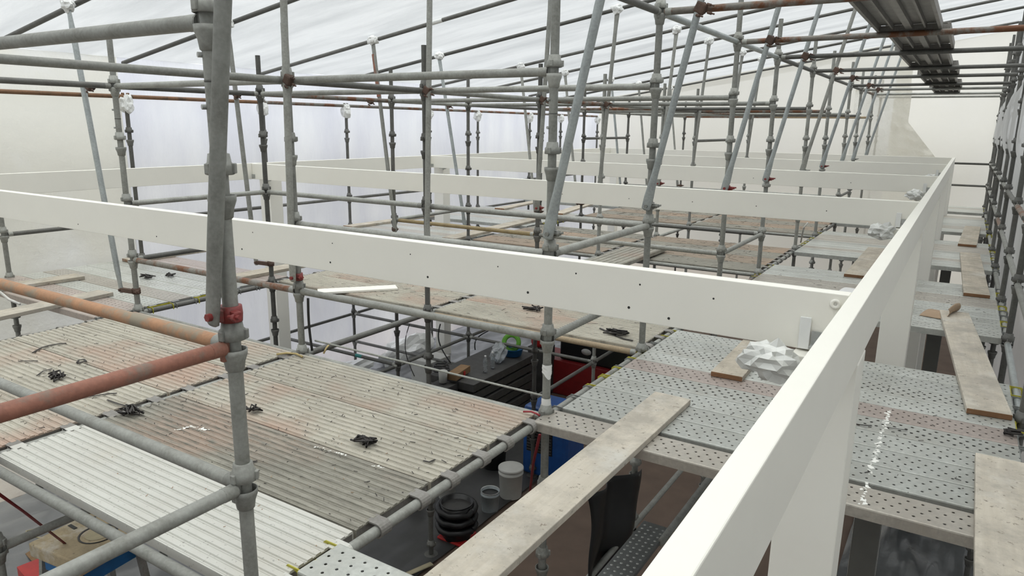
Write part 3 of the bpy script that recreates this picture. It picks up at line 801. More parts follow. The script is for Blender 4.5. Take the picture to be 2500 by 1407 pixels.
# ------------------------------------------------------------------ the white frame
ZT, ZB = -.515, -.722
BX0, BX1 = -.2625, -.2095
CB_Y = [2.467+3.735*i for i in range(5)]
CB_Y = [2.467, 6.16, 9.90, 13.63, 17.36]
XLI = -7.918
def beam(c, d, label, name='white_beam'):
    mb = MB(); mb.box(c, d, None, .003)
    o = mb.build(name, G['white'], None, tuple(c)); tag(o, label, 'timber beam', 'white painted beams', 'thing'); return o
zc = (ZT+ZB)/2; zh = ZT-ZB
rb = beam(P((BX0+BX1)/2, (.3+17.42)/2, zc), (BX1-BX0, 17.42-.3, zh), 'long white painted beam running away along the right walkway')
lb = beam(P(XLI-.026, (-1.0+17.42)/2, zc), (.052, 18.42, zh), 'long white painted beam running along the left wall')
cbm = []
for i, y in enumerate(CB_Y):
    b = beam(P((XLI+BX0)/2, y+.028, zc-.001), (BX0-XLI-.003, .056, zh-.004), f"white painted crossbeam, {ORD[i]} from the camera", 'white_crossbeam'); cbm.append(b)
def hole(b, x, y, z, r=.0055):
    mb = MB(); mb.tube(P(x, y+.0008, z), P(x, y-.0008, z), r*.6, 10); mb.build('screw_hole', G['hole'], b)
for k, (x, z, r) in enumerate([(-1.02, -.670, .009), (-1.47, -.672, .009), (-2.0, -.672, .009), (-2.62, -.674, .008), (-3.3, -.676, .008), (-4.1, -.68, .007), (-5.0, -.68, .007), (-.86, -.688, .0085), (-.70, -.59, .006), (-.98, -.575, .006), (-1.25, -.565, .006), (-1.62, -.58, .005), (-2.1, -.578, .005), (-2.6, -.576, .005), (-3.2, -.575, .005)]):
    hole(cbm[0], x, CB_Y[0], z, r)
for x, z in ((-.9, -.63), (-1.45, -.63), (-2.0, -.63), (-2.6, -.64), (-3.3, -.64)): hole(cbm[1], x, CB_Y[1], z, .007)
for x in (-1.2, -2.4): hole(cbm[2], x, CB_Y[2], -.64, .008)
mb = MB(); mb.lathe([(.006, 0), (.017, 0), (.018, .004), (.010, .006), (.006, .002)], P(-.302, CB_Y[0]-.001, -.552), 14, Matrix.Rotation(pi/2, 3, 'X')); mb.build('cover_cap', G['white'], cbm[0])
for i, y in enumerate(CB_Y):
    for side in (0, 1):
        xa = (-.412, -.208) if side else (-7.972, -7.772)
        yb = (2.40, 2.60) if (i == 0) else (y-.06, y+.14)
        if not side: yb = (y+.15, y+.35) if i else (y+.05, y+.25)
        mb = MB(); mb.box(P((xa[0]+xa[1])/2, (yb[0]+yb[1])/2, (ZB-.003-4.24)/2), (xa[1]-xa[0], yb[1]-yb[0], -ZB-.003*-1+4.24-.006-2*0 if False else (ZB-.003+4.24)), None, .004)
        o = mb.build('white_column', G['white'], None, tuple(P((xa[0]+xa[1])/2, (yb[0]+yb[1])/2, -4.24)))
        tag(o, f"square white painted column under the {'right' if side else 'left'} end of the {ORD[i]} crossbeam", 'timber column', 'white painted columns', 'thing')
        if i < 4 and (side or i in (1, 2)):
            # wrapped fitting taped on the column head
            if side: c = P(-.475, yb[0]-.045, ZB-.02)
            else: c = P(xa[1]+.02, yb[0]-.03, ZB+.02)
            mb = crumple(c, (.085, .055, .06) if side else (.08, .05, .05), 60+i*7+side, amp=.55)
            f = mb.build('wrapped_fitting', G['foil']); tag(f, f"fitting wrapped in crumpled white plastic under the {ORD[i]} crossbeam, {'right' if side else 'left'} end", 'wrapped fitting', 'wrapped beam fittings')
            mb = MB()
            if side:
                mb.box(P(-.335, y-.006, ZB+.045), (.055, .008, .05)); mb.box(P(-.335, y-.028, ZB+.022), (.055, .045, .006))
            else: mb.box(P(xa[1]-.12, y-.005, ZB+.04), (.06, .006, .05))
            mb.build('bracket', G['bracket'], f)
            if side:
                mb = MB(); mb.box(P(-.385, y-.008, ZB+.06), (.035, .008, .11), None, .002); mb.build('tape_strip', G['tape'], f)
# dark posts below the right walkway
for i, (x, y) in enumerate(((-.20, 4.0), (-.05, 8.2), (-.05, 11.9))):
    mb = MB(); mb.box(P(x, y, (-1.80-4.24)/2), (.13, .13, 2.43), None, .004)
    o = mb.build('grey_post', G['greypost']); tag(o, f"dark grey square post below the right walkway, {ORD[i]} from the camera", 'post', 'dark posts under the walkway')
# ------------------------------------------------------------------ things on the ground and scraps on the decks
# ------------------------------------------------------------------ things on the ground, between the posts and on the decks
def rayv(px, py):
    a = ((px-CX)/F, (py-CY)/F, 1.0)
    return Vector([sum(MW[k][j]*a[k] for k in range(3)) for j in range(3)])
def onz(px, py, z): r = rayv(px, py); r = r*(z/r.z); return Vector((r.x, r.y, r.z+H))
def onx(px, py, x): r = rayv(px, py); r = r*(x/r.x); return Vector((r.x, r.y, r.z+H))
def ony(px, py, y): r = rayv(px, py); r = r*(y/r.y); return Vector((r.x, r.y, r.z+H))
GZ = -4.245
# stack of dark planks that serves as a bench
bx0, bx1, by0, by1 = -6.02, -5.25, 7.42, 9.08
nl = 6; hh = (4.245-3.40)/nl
for k in range(nl):
    z0 = GZ+k*hh; off = (0, .02, -.015, .01, -.01, .0)[k]
    mb = MB(); mb.box(P((bx0+bx1)/2+off, (by0+by1)/2, z0+hh/2-.008), (bx1-bx0, by1-by0, hh-.03), None, .006)
    o = mb.build('stacked_plank', G['darkplank'])
    tag(o, ['dark grey plank at the bottom of the stack with water bottles on it', 'dark plank, second from the bottom of the bottle stack', 'dark plank, third from the bottom of the bottle stack', 'dark plank, third from the top of the bottle stack', 'dark plank, second from the top of the bottle stack', 'dark wide plank on top of the stack, carrying two water bottles'][k], 'plank', 'stacked dark planks')
    if k:
        mb = MB()
        for yy in (by0+.15, (by0+by1)/2, by1-.15): mb.box(P((bx0+bx1)/2, yy, z0-.009), (bx1-bx0-.04, .06, .024))
        mb.build('spacer', G['black'], o)
BZ = -3.405
def bottle(x, y, label):
    prof = [(.001, .0), (.030, .0), (.033, .006), (.033, .06), (.031, .066), (.033, .072), (.033, .10), (.0305, .108), (.033, .115), (.033, .15), (.026, .185), (.014, .205), (.0125, .222)]
    mb = MB(); mb.lathe(prof, P(x, y, BZ), 20); o = mb.build('water_bottle', G['clear'], None, tuple(P(x, y, BZ))); tag(o, label, 'bottle', 'water bottles')
    mb = MB(); mb.lathe([(.0335, .112), (.0338, .114), (.0338, .148), (.0335, .150)], P(x, y, BZ), 20); mb.build('bottle_label', G['clear'], o)
    mb = MB(); mb.lathe([(.001, .238), (.0145, .238), (.0145, .218), (.013, .216)], P(x, y, BZ), 16); mb.build('bottle_cap', G['paper'], o)
bottle(-5.40, 7.92, 'clear water bottle on the dark stack, the nearer of two')
bottle(-5.41, 8.12, 'clear water bottle on the dark stack, beside the plastic bag')
o = crumple(P(-5.50, 8.42, BZ+.12), (.10, .15, .135), 4.2, amp=.5).build('plastic_bag', G['bag']); tag(o, 'clear crumpled plastic bag leaning on the blue basin', 'bag')
c = P(-5.48, 8.78, BZ); mb = MB(); mb.lathe([(.001, 0), (.13, 0), (.16, .11), (.168, .115), (.16, .118), (.125, .012), (.001, .012)], c, 24); o = mb.build('basin', G['bluebowl'], None, tuple(c)); tag(o, 'blue plastic basin on the dark plank stack', 'basin')
mb = MB(); mb.lathe([(.085, -.03), (.135, -.03), (.145, -.02), (.145, .02), (.135, .03), (.085, .03), (.078, .02), (.078, -.02), (.085, -.03)], P(-5.47, 8.72, BZ+.215), 26, Matrix.Rotation(1.15, 3, 'X') @ Matrix.Rotation(.4, 3, 'Y'))
o = mb.build('hose_reel', G['green']); tag(o, 'bright green ring standing in the blue basin', 'reel')
mb = MB(); mb.box(P(-5.60, 7.56, BZ+.052), (.15, .42, .095), Matrix.Rotation(.15, 3, 'Z'), .006); o = mb.build('tool_carton', G['cardboard']); tag(o, 'long open carton on the near end of the dark plank stack', 'box')
mb = MB(); mb.box(P(-5.522, 7.50, BZ+.048), (.006, .20, .06), Matrix.Rotation(.15, 3, 'Z')); mb.build('printed_panel', G['paper'], o)
mb = MB(); mb.box(P(-5.518, 7.58, BZ+.048), (.006, .05, .06), Matrix.Rotation(.15, 3, 'Z')); mb.build('red_stripe', G['redplastic'], o)
mb = MB(); pts = [P(-5.86+.16*cos(t*.9)*(1-.02*t), 7.50+.10*sin(t*.9), BZ+.02+.006*t) for t in range(0, 24)]; mb.path(pts, .012, 8); o = mb.build('cable_coil', G['cable']); tag(o, 'coil of black cable beside the long carton', 'cable')
mb = MB(); mb.lathe([(.001, .0), (.055, .0), (.062, .16), (.055, .165), (.001, .165)], P(-5.66, 7.28, -3.42), 18); o = mb.build('plastic_jug', G['bucket']); tag(o, 'pale plastic jug at the near end of the dark stack', 'jug')
mb = MB(); mb.box(P(-5.66, 7.29, -3.845), (.30, .26, .80), None, .006); o = mb.build('upturned_crate', G['darkplank']); tag(o, 'dark crate standing under the pale plastic jug', 'crate')
# pale louvred box left of the stack
c = P(-7.05, 8.75, -3.98); mb = MB(); mb.box(c, (.42, .52, .52), None, .012); o = mb.build('louvred_box', G['bucket']); tag(o, 'pale grey louvred box on the ground beside a post', 'box')
for k in range(6):
    mb = MB(); mb.box(c+Vector((.214, 0, -.18+k*.07)), (.012, .44, .03)); mb.build('louvre', G['label'], o)
# red crate, black case with an oval badge, dark red panel, hi-vis bundle
mb = MB(); mb.lathe([(.001, 0), (.15, 0), (.17, .05), (.17, .22), (.15, .26), (.001, .27)], P(-5.40, 9.52, -3.42), 20); o = mb.build('red_container', G['redplastic']); tag(o, 'bright red rounded container behind the bottle stack', 'container')
mb = MB(); mb.box(P(-5.40, 9.52, -3.83), (.32, .32, .80), None, .006); o = mb.build('dark_crate', G['darkplank']); tag(o, 'dark crate under the bright red container', 'crate')
c = P(-4.60, 9.95, -3.50); mb = MB(); mb.box(c, (1.15, .45, .34), None, .03); o = mb.build('black_case', G['black']); tag(o, 'black case with a pale oval badge, on the dark red cabinet', 'case')
mb = MB(); mb.lathe([(.001, .004), (.62, .004), (.62, .0)], (0, 0, 0), 28); mb.v = [(c.x-.10+v[0]*.14, c.y-.226-v[2], c.z+.03+v[1]*.085) for v in mb.v]; mb.build('oval_badge', G['label'], o)
mb = MB(); mb.box(P(-4.75, 9.95, -3.96), (1.7, .6, .57), None, .01); o = mb.build('red_cabinet', G['redpanel']); tag(o, 'dark red cabinet standing below the black case', 'cabinet')
crumple(P(-4.95, 8.95, -4.13), (.26, .2, .14), 9.3, amp=.6)
o = crumple(P(-4.42, 8.55, -4.10), (.30, .22, .15), 9.3, amp=.6).build('safety_vest', G['hivis']); tag(o, 'lime yellow safety vest bundled on the ground past the steel planks', 'vest')
# buckets, tins, hose and the blue machine
def pail(x, y, r, h, name, mat, label, lid=None, rim=None, inner=None):
    c = P(x, y, GZ+.012); mb = MB()
    mb.lathe([(.001, 0), (r*.88, 0), (r*.90, .01), (r*.985, h*.80), (r*1.04, h*.81), (r*1.04, h*.86), (r, h*.87), (r*1.0, h), (r*.95, h), (r*.93, h*.95 if not inner else h*.85), (.001, h*.95 if not inner else h*.85)], c, 28)
    o = mb.build(name, mat, None, tuple(c)); tag(o, label, 'bucket' if 'bucket' in name else 'tin')
    if lid: mb = MB(); mb.lathe([(.001, h+.008), (r*.96, h+.008), (r*1.05, h+.004), (r*1.06, h-.02), (r*1.01, h-.022)], c, 28); mb.build('lid', lid, o)
    if rim: mb = MB(); mb.lathe([(r*1.0, h), (r*1.03, h+.004), (r*1.03, h-.008), (r, h-.008)], c, 28); mb.build('rim', rim, o)
    if inner: mb = MB(); mb.lathe([(.001, h*.86), (r*.93, h*.86)], c, 28); mb.build('contents', inner, o)
    return o
pail(-4.03, 6.45, .142, .36, 'bucket', G['bucket'], 'white lidded bucket on the ground beside the blue machine', lid=G['bucket'])
pail(-4.05, 6.05, .105, .24, 'paint_tin', G['tin'], 'open paint tin with a bluish label in front of the white bucket', rim=G['steelrim'], inner=G['black'])
pail(-4.62, 6.00, .11, .26, 'paint_tin', G['bucket'], 'pale paint tin on the ground behind the black lined bucket', rim=G['steelrim'], lid=G['bucket'])
pail(-4.60, 6.95, .16, .30, 'bucket', G['black'], 'black bucket with a grey rim under the deck edge', rim=G['label'], inner=G['black'])
pail(-4.80, 5.65, .10, .24, 'paint_tin', G['bucket'], 'pale paint tin in the shade below the deck edge', rim=G['steelrim'])
pail(-4.05, 5.42, .17, .40, 'bucket', G['black'], 'black bucket lined with crumpled black film, below the deck edge', rim=G['black'], inner=G['darkplank'])
tub = [o for o in COL.objects if o.get('label', '').startswith('black bucket lined')][0]
for k in range(3):
    mb = MB(); pts = [P(-4.05+(.195+.02*mnoise.noise(Vector((t, k*3, 0))))*cos(t*.33), 5.42+(.195+.02*mnoise.noise(Vector((t, k*3, 5))))*sin(t*.33), GZ+.15+k*.10+.03*mnoise.noise(Vector((t*.7, k, 1)))) for t in range(0, 20)]
    mb.path(pts, .034, 8); mb.build('film_roll', G['blackrag'], tub)
mb = MB(); mb.box(P(-4.05, 5.42, GZ+.02), (.30, .30, .03), None, .01); o = mb.build('red_tray', G['redplastic']); tag(o, 'red tray under the black film lined bucket', 'tray')
c = P(-3.92, 7.28, GZ+.46); mb = MB(); mb.box(c, (.62, .52, .90), None, .05); o = mb.build('blower_machine', G['blue']); tag(o, 'tall blue machine with a black slatted grille under the steel planks', 'machine')
mb = MB(); mb.box(c+Vector((-.06, -.262, .13)), (.36, .014, .52), None, .006); gr = mb.build('grille', G['black'], o)
for k in range(13):
    mb = MB(); mb.box(c+Vector((-.06, -.272, -.10+k*.038)), (.34, .012, .012), Matrix.Rotation(.5, 3, 'X')); mb.build('slat', G['darkplank'], gr)
mb = MB(); mb.path([onz(1318, 1060, -2.1), onz(1302, 1130, -2.9), P(-3.70, 6.30, GZ+.02)], .012, 6, .4); o = mb.build('strap', G['redstrap']); tag(o, 'red strap slanting down past the blue machine', 'strap')
mb = MB(); mb.path([P(-4.42, 3.9, GZ+.05), P(-4.30, 4.25, GZ+.05), P(-4.05, 4.5, GZ+.05), P(-3.93, 4.85, GZ+.05)], .035, 6, .1); o = mb.build('tape_strip', G['masking']); tag(o, 'loose strip of masking tape on the dark tarpaulin', 'tape')
mb = MB(); mb.bar(P(-3.94, 3.3, GZ+.012), P(-3.94, 4.3, GZ+.012), .05, .004); o = mb.build('tape_strip', G['masking']); tag(o, 'masking tape along the edge of the dark tarpaulin', 'tape')
mb = MB(); mb.bar(P(-1.72, 5.6, GZ+.006), P(-1.72, 7.6, GZ+.006), .05, .004); o = mb.build('tape_strip', G['masking']); tag(o, 'masking tape on the brown floor below the walkway', 'tape')
# black film hung from a low tube, the tread plank, two low tubes
mb = MB()
def bf(u, v):
    y = 4.12+u*.98; zt = -2.50-.22*u; zb = -3.05-.20*(u-.15)-(.30 if u < .2 else .42)*(1-u*.2)
    return P(-1.945+.05*sin(u*9+v*2)+.03*mnoise.noise(Vector((u*3, v*3, 1))), y+.04*sin(v*6), zt+(zb-zt)*v)
mb.grid(bf, 26, 20); o = mb.build('black_film', G['blackrag']); sm = o.modifiers.new('thickness', 'SOLIDIFY'); sm.thickness = .004; tag(o, 'sheet of black film hanging from a low tube under the walkway', 'film')
ledger(P(-1.945, 4.0, -3.215), P(-1.945, 6.4, -3.215), G['galv'], 0, 'low grey tube beneath the hanging black film', blades=False)
ledger(P(-1.40, 4.1, -2.70), P(-1.40, 5.5, -2.70), G['galv'], 0, 'low grey tube beside the dark step plank', blades=False)
mb = MB(); mb.box(P(-1.50, 3.75, -2.705), (.19, 1.15, .03), None, .004); o = mb.build('step_plank', G['tread']); tag(o, 'dark studded steel step plank below the long board', 'step plank')
mb = MB()
for i in range(22):
    for j in range(4): mb.lathe([(.0001, .0175), (.006, .0165), (.011, .0145)], P(-1.50-.066+.044*j, 3.22+.05*i, -2.705), 8)
st = mb.build('anti_slip_studs', G['bracket'], o); st['kind'] = 'stuff'
# left: saw bench, cardboard, red case, straps and leads on the grey sheet
c = onz(222, 1335, -3.42)+Vector((0, 0, .06)); Rz2 = Matrix.Rotation(.12, 3, 'Z'); mb = MB()
mb.box(c, (.62, .60, .12), Rz2, .012); o = mb.build('saw_bench', G['beige']); tag(o, 'beige topped saw bench with round opening, below the near ledger', 'saw bench')
mb = MB(); mb.lathe([(.13, .0), (.145, .004), (.145, -.004), (.13, -.004), (.13, 0)], c+Vector((.06, .04, .062)), 28); mb.build('ring_seam', G['black'], o)
mb = MB(); mb.lathe([(.001, 0), (.095, 0)], c+Vector((.06, .04, .0625)), 28); mb.build('round_opening', G['masking'], o)
for q in ((-.22, .15), (-.10, .24), (.0, .25)):
    mb = MB(); mb.lathe([(.001, 0), (.022, 0)], c+Vector((q[0], q[1], .063)), 14); mb.build('socket_hole', G['black'], o)
mb = MB(); mb.box(c+Vector((-.22, -.02, .062)), (.10, .028, .006)); mb.build('slot', G['black'], o)
for sx in (-.26, .26):
    for sy in (-.24, .24):
        mb = MB(); mb.bar(c+Vector((sx, sy, -.06)), P(c.x+sx*1.25, c.y+sy*1.25, GZ), .05, .05, (1, 0, 0)); mb.build('leg', G['galv'], o)
mb = MB(); mb.box(c+Vector((0, 0, -.13)), (.50, .46, .14), Rz2); mb.build('motor_housing', G['bluebowl'], o)
p = [onz(x, y, GZ+.04) for x, y in ((62, 1352), (122, 1316), (157, 1352), (92, 1386))]
mb = MB(); mb.add(p+[v+Vector((0, 0, .006)) for v in p], [(0, 1, 2, 3), (7, 6, 5, 4), (0, 4, 5, 1), (1, 5, 6, 2), (2, 6, 7, 3), (3, 7, 4, 0)]); o = mb.build('cardboard_sheet', G['cardboard']); tag(o, 'flattened brown cardboard on the grey plastic sheet', 'cardboard')
a, b = onz(55, 1400, -3.85), onz(150, 1362, -3.85); mb = MB(); mb.bar(a, b, .30, .30); o = mb.build('red_case', G['redplastic']); o.location.z -= .15; tag(o, 'red case on the ground beside the saw bench', 'case')
mb = MB(); mb.box(P(-5.02, 2.60, GZ+.11), (.5, .42, .2), None, .02); o = mb.build('red_tool_box', G['redplastic']); tag(o, 'red tool box under the deck, right of the saw bench', 'tool box')
mb = MB(); mb.path([onz(-10, 1200, -2.3), onz(60, 1250, -2.75), onz(158, 1326, -3.30)], .014, 6, .3); o = mb.build('strap', G['redplastic'] if False else G['redpanel']); tag(o, 'dark red strap slanting down to the saw bench', 'strap')
pts = [onz(x, y, GZ+.12) for x, y in ((175, 1308), (140, 1312), (95, 1312), (66, 1306), (64, 1296), (85, 1291), (120, 1296), (160, 1308), (190, 1303), (205, 1292))]
mb = MB(); mb.path(pts, .008, 6); o = mb.build('power_lead', G['masking']); tag(o, 'thin pale power lead looped on the grey plastic sheet', 'cable')
# cables hanging below the second deck
for k, (a, b, lab) in enumerate((((752, 727), (762, 855), 'black cable hanging beside the second middle row post'), ((1075, 790), (1100, 885), 'black cable hanging in front of the left column'), ((1000, 790), (1012, 918), 'thin black cable hanging left of the louvred box'), ((1200, 803), (1160, 853), 'black cable hanging towards the dark plank stack'))):
    Yc = (3.52, 8.2, 7.1, 8.9)[k]
    A, B = ony(*a, Yc), ony(*b, Yc); mb = MB(); n = 12
    mb.path([A.lerp(B, t/n)+Vector((-.12*sin(pi*t/n)*(1 if k else .1), 0, 0)) for t in range(n+1)], .010 if k != 2 else .006, 6)
    o = mb.build('hanging_cable', G['cable']); tag(o, lab, 'cable', 'hanging cables')
# ropes tied on the deck
def ropeline(pts, r, mat, name, label):
    mb = MB(); mb.path(pts, r, 8); o = mb.build(name, mat); return tag(o, label, 'rope')
D = DT+.012
ropeline([onz(675, 864, D), onz(700, 861, D), onz(724, 863, D), onz(738, 870, D)], .008, G['rope_y'], 'rope', 'pale yellow rope lying at the far corner of the nearest deck')
ropeline([onx(806, 838, -4.03), onx(797, 848, -4.00), onx(790, 862, -4.00)], .007, G['rope_y'], 'rope', 'pale yellow rope knotted round the tube by the nearest deck')
ropeline([onz(1955, 590, D), ony(1962, 556, 10.7), ony(1972, 542, 10.75)], .012, G['white_rope'], 'rope', 'white rope tied to a post beside the second walkway planks')
ropeline([onz(0, 712, -1.60), onz(22, 730, -1.66), onz(48, 741, -1.66)], .012, G['white_rope'], 'rope', 'white rope trailing from the left walkway edge')
ropeline([onz(1277, 1004, D+.01), onz(1297, 1004, D+.01), onz(1310, 1009, D+.01), onz(1318, 1014, D)], .006, G['redstrap'], 'rope', 'short red cord at the far right corner of the nearest deck')
# torn white wrapping on the second right inner post
for k, (za, zb) in enumerate(((-1.37, -1.44), (-1.58, -1.71))):
    mb = MB(); mb.grid(lambda u, v: P(-1.945+(TR+.004+.004*mnoise.noise(Vector((u*8, v*6, k))))*cos(u*6.3), 3.5+(TR+.004+.004*mnoise.noise(Vector((u*8, v*6, k+4))))*sin(u*6.3), za+(zb-za)*v+.02*sin(u*12)*v), 26, 10); mb.build('torn_tape', G['tape'], STD[(3, 1)])
# red paint patch and topped struts
for o in COL.objects:
    if o.get('label', '').startswith('red topped'):
        mb = MB(); A = P(-6.395, YR[3]-.035, .34); B = P(-6.478, YR[3]-.018, .86); mb.tube(A, B, TR+.0015, 16, caps=False); mb.build('red_painted_length', G['red_tube'], o)
# curled kraft papers and the white paper
def curl(c, w, l, ang, r, mat, name, label, inner):
    mb = MB(); M3 = Matrix.Rotation(ang, 3, 'Z')
    def f(u, v):
        t = max(0, u-.45)/.55
        x = (u if u < .45 else .45+.28*sin(t*2.2)*.8)*w; z = .004+r*(1-cos(t*2.6))+.02*sin(v*3)
        return Vector(c)+M3 @ Vector((x, v*l, z))
    mb.grid(f, 24, 10); o = mb.build(name, [mat]); sm = o.modifiers.new('thickness', 'SOLIDIFY'); sm.thickness = .002
    return tag(o, label, 'paper')
curl(P(-.19, 7.45, DT), .36, .34, -.25, .055, G['craft'], 'kraft_paper', 'curled brown kraft paper on the right walkway beside the column', None)
curl(P(-.66, 8.25, DT), .30, .34, .6, .05, G['craft'], 'kraft_paper', 'curled brown kraft paper left of the long white beam', None)
curl(P(-.98, 8.05, DT), .34, .30, -.2, .05, G['paper'], 'white_paper', 'curled white paper on the second walkway planks, left of the long beam', None)
# paint splash on the walkway planks and paint marks on the nearest deck
def splash(pts, w, seed, name, label, z=DT+.0006):
    rnd = random.Random(seed); mb = MB()
    for (x, y), (x2, y2) in zip(pts[:-1], pts[1:]):
        a, b = onz(x, y, z), onz(x2, y2, z); L_ = (b-a).length; n = max(2, int(L_/.012))
        for k in range(n):
            c = a.lerp(b, k/n)+Vector((rnd.gauss(0, w*.35), rnd.gauss(0, w*.3), 0)); m_ = 7; r0 = w*rnd.uniform(.25, .8); st = rnd.uniform(.4, 1); an = rnd.uniform(0, pi)
            vs = []
            for q in range(m_):
                r_ = r0*rnd.uniform(.5, 1.25); xx, yy = r_*cos(2*pi*q/m_), r_*sin(2*pi*q/m_)*st
                vs.append(c+Vector((xx*cos(an)-yy*sin(an), xx*sin(an)+yy*cos(an), k*.00001)))
            mb.add(vs+[c+Vector((0, 0, .0012))], [(q, (q+1) % m_, m_) for q in range(m_)])
    o = mb.build(name, G['paintspot']); o['kind'] = 'stuff'; return tag(o, label, 'paint')
splash([(2172, 1002), (2160, 1040), (2145, 1085), (2130, 1130), (2124, 1158)], .020, 3, 'paint_splash', 'line of white paint drips across the right walkway planks')
splash([(2116, 1178), (2110, 1205), (2104, 1235)], .022, 4, 'paint_splash', 'white paint drips on the nearest right walkway plank')
splash([(772, 1090), (800, 1098), (845, 1112)], .012, 5, 'paint_flecks', 'white paint flecks on the grey plank of the nearest deck')
splash([(910, 1135), (940, 1142)], .012, 6, 'paint_flecks', 'small white paint flecks near the right end of the grey plank')
splash([(420, 1050), (470, 1040), (510, 1048)], .020, 8, 'paint_smear', 'pale paint smear on the grey plank behind the nearest post')
splash([(2415, 1240), (2440, 1250)], .012, 9, 'paint_flecks', 'white paint flecks on the near right corner board')
splash([(2055, 572), (2130, 578)], .022, 10, 'plaster_crumbs', 'white crumbs on the third right walkway group, left of the beam')
# scraps of black tie and tape on the decks
def scrap(pts, r, label, z=DT+.006, flat=.35):
    mb = MB(); mb.path([onz(x, y, z+.004*(k % 2)) for k, (x, y) in enumerate(pts)], r, 6, flat); o = mb.build('tape_scrap', G['scrap']); return tag(o, label, 'scrap', 'black scraps on the decks')
scrap([(80, 860), (100, 848), (120, 842), (145, 838), (162, 837)], .009, 'long curved black strip on the nearest deck, left of the red tubes')
scrap([(45, 881), (62, 880), (92, 880)], .006, 'straight black strip near the left end of the nearest deck')
scrap([(90, 916), (105, 905), (127, 899)], .006, 'bent black strip left of the black tangle')
scrap([(188, 885), (192, 878), (205, 876), (210, 881), (198, 883), (190, 887)], .008, 'black hook shaped scrap on the nearest deck')
scrap([(205, 968), (235, 965), (262, 960), (285, 959)], .007, 'black zip tie lying under the red tube')
scrap([(262, 975), (290, 985), (315, 992), (345, 990)], .006, 'thin dark wire curling beside the deck gap')
scrap([(1034, 1124), (1048, 1127), (1062, 1121)], .007, 'black sliver near the right end of the nearest deck')
scrap([(580, 1002), (610, 998), (632, 1000)], .006, 'black sliver just behind the nearest post')
scrap([(588, 1132), (608, 1128), (628, 1124)], .006, 'dark twig on the grey plank right of the nearest post')
scrap([(1465, 800), (1490, 812), (1520, 825), (1545, 830)], .011, 'black cord with a loop on the second deck, right end')
scrap([(2090, 1034), (2110, 1037), (2128, 1038)], .006, 'black strip beside the column on the right walkway')
scrap([(2165, 1042), (2190, 1046), (2215, 1049)], .004, 'thin black wire beside the white paint drips')
def tangle(px, py, s, seed, label, n=3, z=DT+.004):
    rnd = random.Random(seed); c = onz(px, py, z); mb = MB(); pts = []
    for k in range(10*n): pts.append(c+Vector((s*(rnd.random()-.5)*1.6, s*(rnd.random()-.5), .006+.03*rnd.random())))
    mb.path(pts, .006, 5); o = mb.build('tie_tangle', G['scrap']); return tag(o, label, 'scrap', 'tangles of black ties')
tangle(138, 923, .10, 1, 'tangle of black ties on the nearest deck beside the red tube')
tangle(312, 1010, .11, 2, 'tangle of black ties over the gap between the deck halves')
tangle(888, 1083, .09, 3, 'tangle of black ties on the pinkish plank of the nearest deck')
tangle(1300, 756, .13, 4, 'tangle of black ties on the second deck under the first crossbeam')
tangle(1505, 815, .12, 5, 'black tie tangle with a buckle at the right of the second deck')
tangle(620, 1005, .07, 6, 'small tangle of black ties beside the nearest post', 2)
tangle(2476, 1062, .07, 7, 'black clip at the right edge of the right walkway', 2)
tangle(360, 677, .12, 8, 'black rag on the left steel walkway behind the nearest post', 2)
tangle(420, 673, .10, 9, 'black and white scrap on the left steel walkway', 2)
# uncountable grit and shavings
def litter(name, label, x0, x1, y0, y1, n, seed, mat, smin=.006, smax=.03):
    rnd = random.Random(seed); mb = MB()
    for k in range(n):
        x, y = rnd.uniform(x0, x1), rnd.uniform(y0, y1); L_ = rnd.uniform(smin, smax)*(rnd.random()**1.5+.3); a = rnd.uniform(0, pi); w = rnd.uniform(.0015, .004)
        mb.bar(P(x, y, DT+.003), P(x+L_*cos(a), y+L_*sin(a), DT+.003+rnd.uniform(-.001, .004)), w, .002)
    o = mb.build(name, mat); o['kind'] = 'stuff'; return tag(o, label, 'debris')
litter('deck_debris', 'dark grit and slivers scattered over the nearest deck', -4.0, -2.0, 1.95, 3.4, 260, 1, G['scrap'])
litter('deck_debris', 'dark slivers scattered over the left half of the nearest deck', -6.1, -4.1, 1.5, 3.4, 260, 2, G['scrap'])
litter('deck_debris', 'dark scraps strewn over the second deck', -6.1, -2.0, 5.1, 6.9, 200, 3, G['scrap'], .02, .09)
litter('deck_debris', 'dark scraps strewn over the third deck', -6.1, -2.0, 8.75, 10.7, 320, 4, G['scrap'], .03, .16)
litter('deck_debris', 'dark scraps strewn over the fourth deck', -6.1, -2.0, 12.5, 14.4, 300, 5, G['scrap'], .04, .2)
litter('deck_debris', 'dark specks on the nearest right walkway planks', -1.8, .4, 3.6, 5.5, 120, 6, G['scrap'])
litter('deck_debris', 'dark specks on the second right walkway planks', -1.8, .4, 7.05, 9.3, 90, 7, G['scrap'], .01, .05)
litter('deck_debris', 'pale chips scattered over the nearest deck', -6.1, -2.0, 1.5, 3.4, 160, 8, G['craft'], .004, .02)

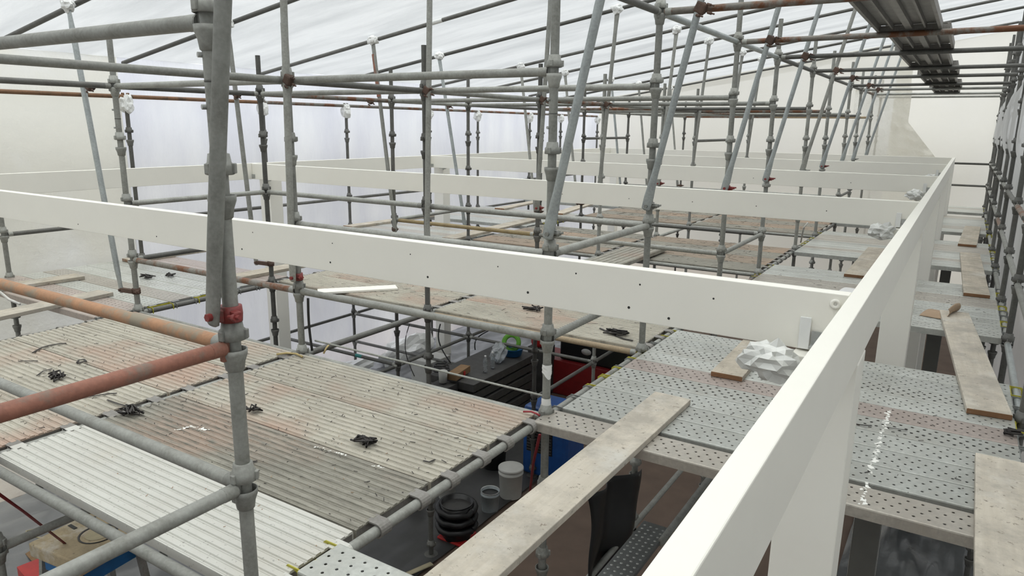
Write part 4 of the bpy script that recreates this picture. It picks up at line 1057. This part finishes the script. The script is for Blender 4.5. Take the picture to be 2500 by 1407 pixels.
mb = MB(); mb.tube(P(-3.98, 3.56, -1.595), P(-2.00, 3.57, -1.605), .0075, 8); o = mb.build('tie_rod', G['galv']); tag(o, 'thin grey rod above the far edge rail of the nearest deck', 'rod')
for k, (x, y, sx, sy, sz, lab) in enumerate(((-8.35, 7.9, .22, .75, .20, 'pale folds of plastic heaped at the foot of the left wall'), (-8.3, 9.6, .25, .7, .26, 'pale crumpled plastic at the wall foot beyond the heaped folds'))):
    o = crumple(P(x, y, GZ+.18), (sx, sy, sz), 80+k*5, amp=.45).build('plastic_heap', G['tape']); tag(o, lab, 'plastic sheet')
o = OBJ[next(l for l in OBJ if l.startswith('dark grey low ledger from left wall row to left inner row, fourth'))]
mb = MB(); mb.tube(P(-7.0, YR[3], LZ(-5)), P(-6.88, YR[3], LZ(-5)), TR+.0015, 14); mb.build('teal_tape', G['teal'], o)
# ------------------------------------------------------------------ daylight
W = bpy.data.worlds.new('overcast_sky'); SC.world = W; W.use_nodes = True
wn, wl = W.node_tree.nodes, W.node_tree.links; wn.clear()
bg = wn.new('ShaderNodeBackground'); bg.inputs[1].default_value = 1.0
tc = wn.new('ShaderNodeTexCoord'); sz = wn.new('ShaderNodeSeparateXYZ'); wl.new(tc.outputs['Generated'], sz.inputs[0])
cr = wn.new('ShaderNodeValToRGB'); mr = wn.new('ShaderNodeMapRange'); mr.inputs[1].default_value = -1; mr.inputs[2].default_value = 1
wl.new(sz.outputs[2], mr.inputs[0]); wl.new(mr.outputs[0], cr.inputs[0]); wl.new(cr.outputs[0], bg.inputs[0])
e = cr.color_ramp.elements
e[0].position = .47; e[0].color = (.25, .25, .24, 1); e[1].position = .505; e[1].color = (.70, .73, .77, 1)
q = e.new(.75); q.color = (1.02, 1.05, 1.07, 1)
q = e.new(1.0); q.color = (3.2, 3.22, 3.15, 1)
wo = wn.new('ShaderNodeOutputWorld'); wl.new(bg.outputs[0], wo.inputs[0])
vs = SC.view_settings
vs.view_transform = 'Standard'; vs.look = 'None'; vs.exposure = 0.66; vs.gamma = 1.0; vs.use_curve_mapping = False
SC.cycles.max_bounces = 8; SC.cycles.diffuse_bounces = 5; SC.cycles.glossy_bounces = 3; SC.cycles.transparent_max_bounces = 10
SC.cycles.caustics_reflective = False; SC.cycles.caustics_refractive = True
SC.cycles.use_denoising = True
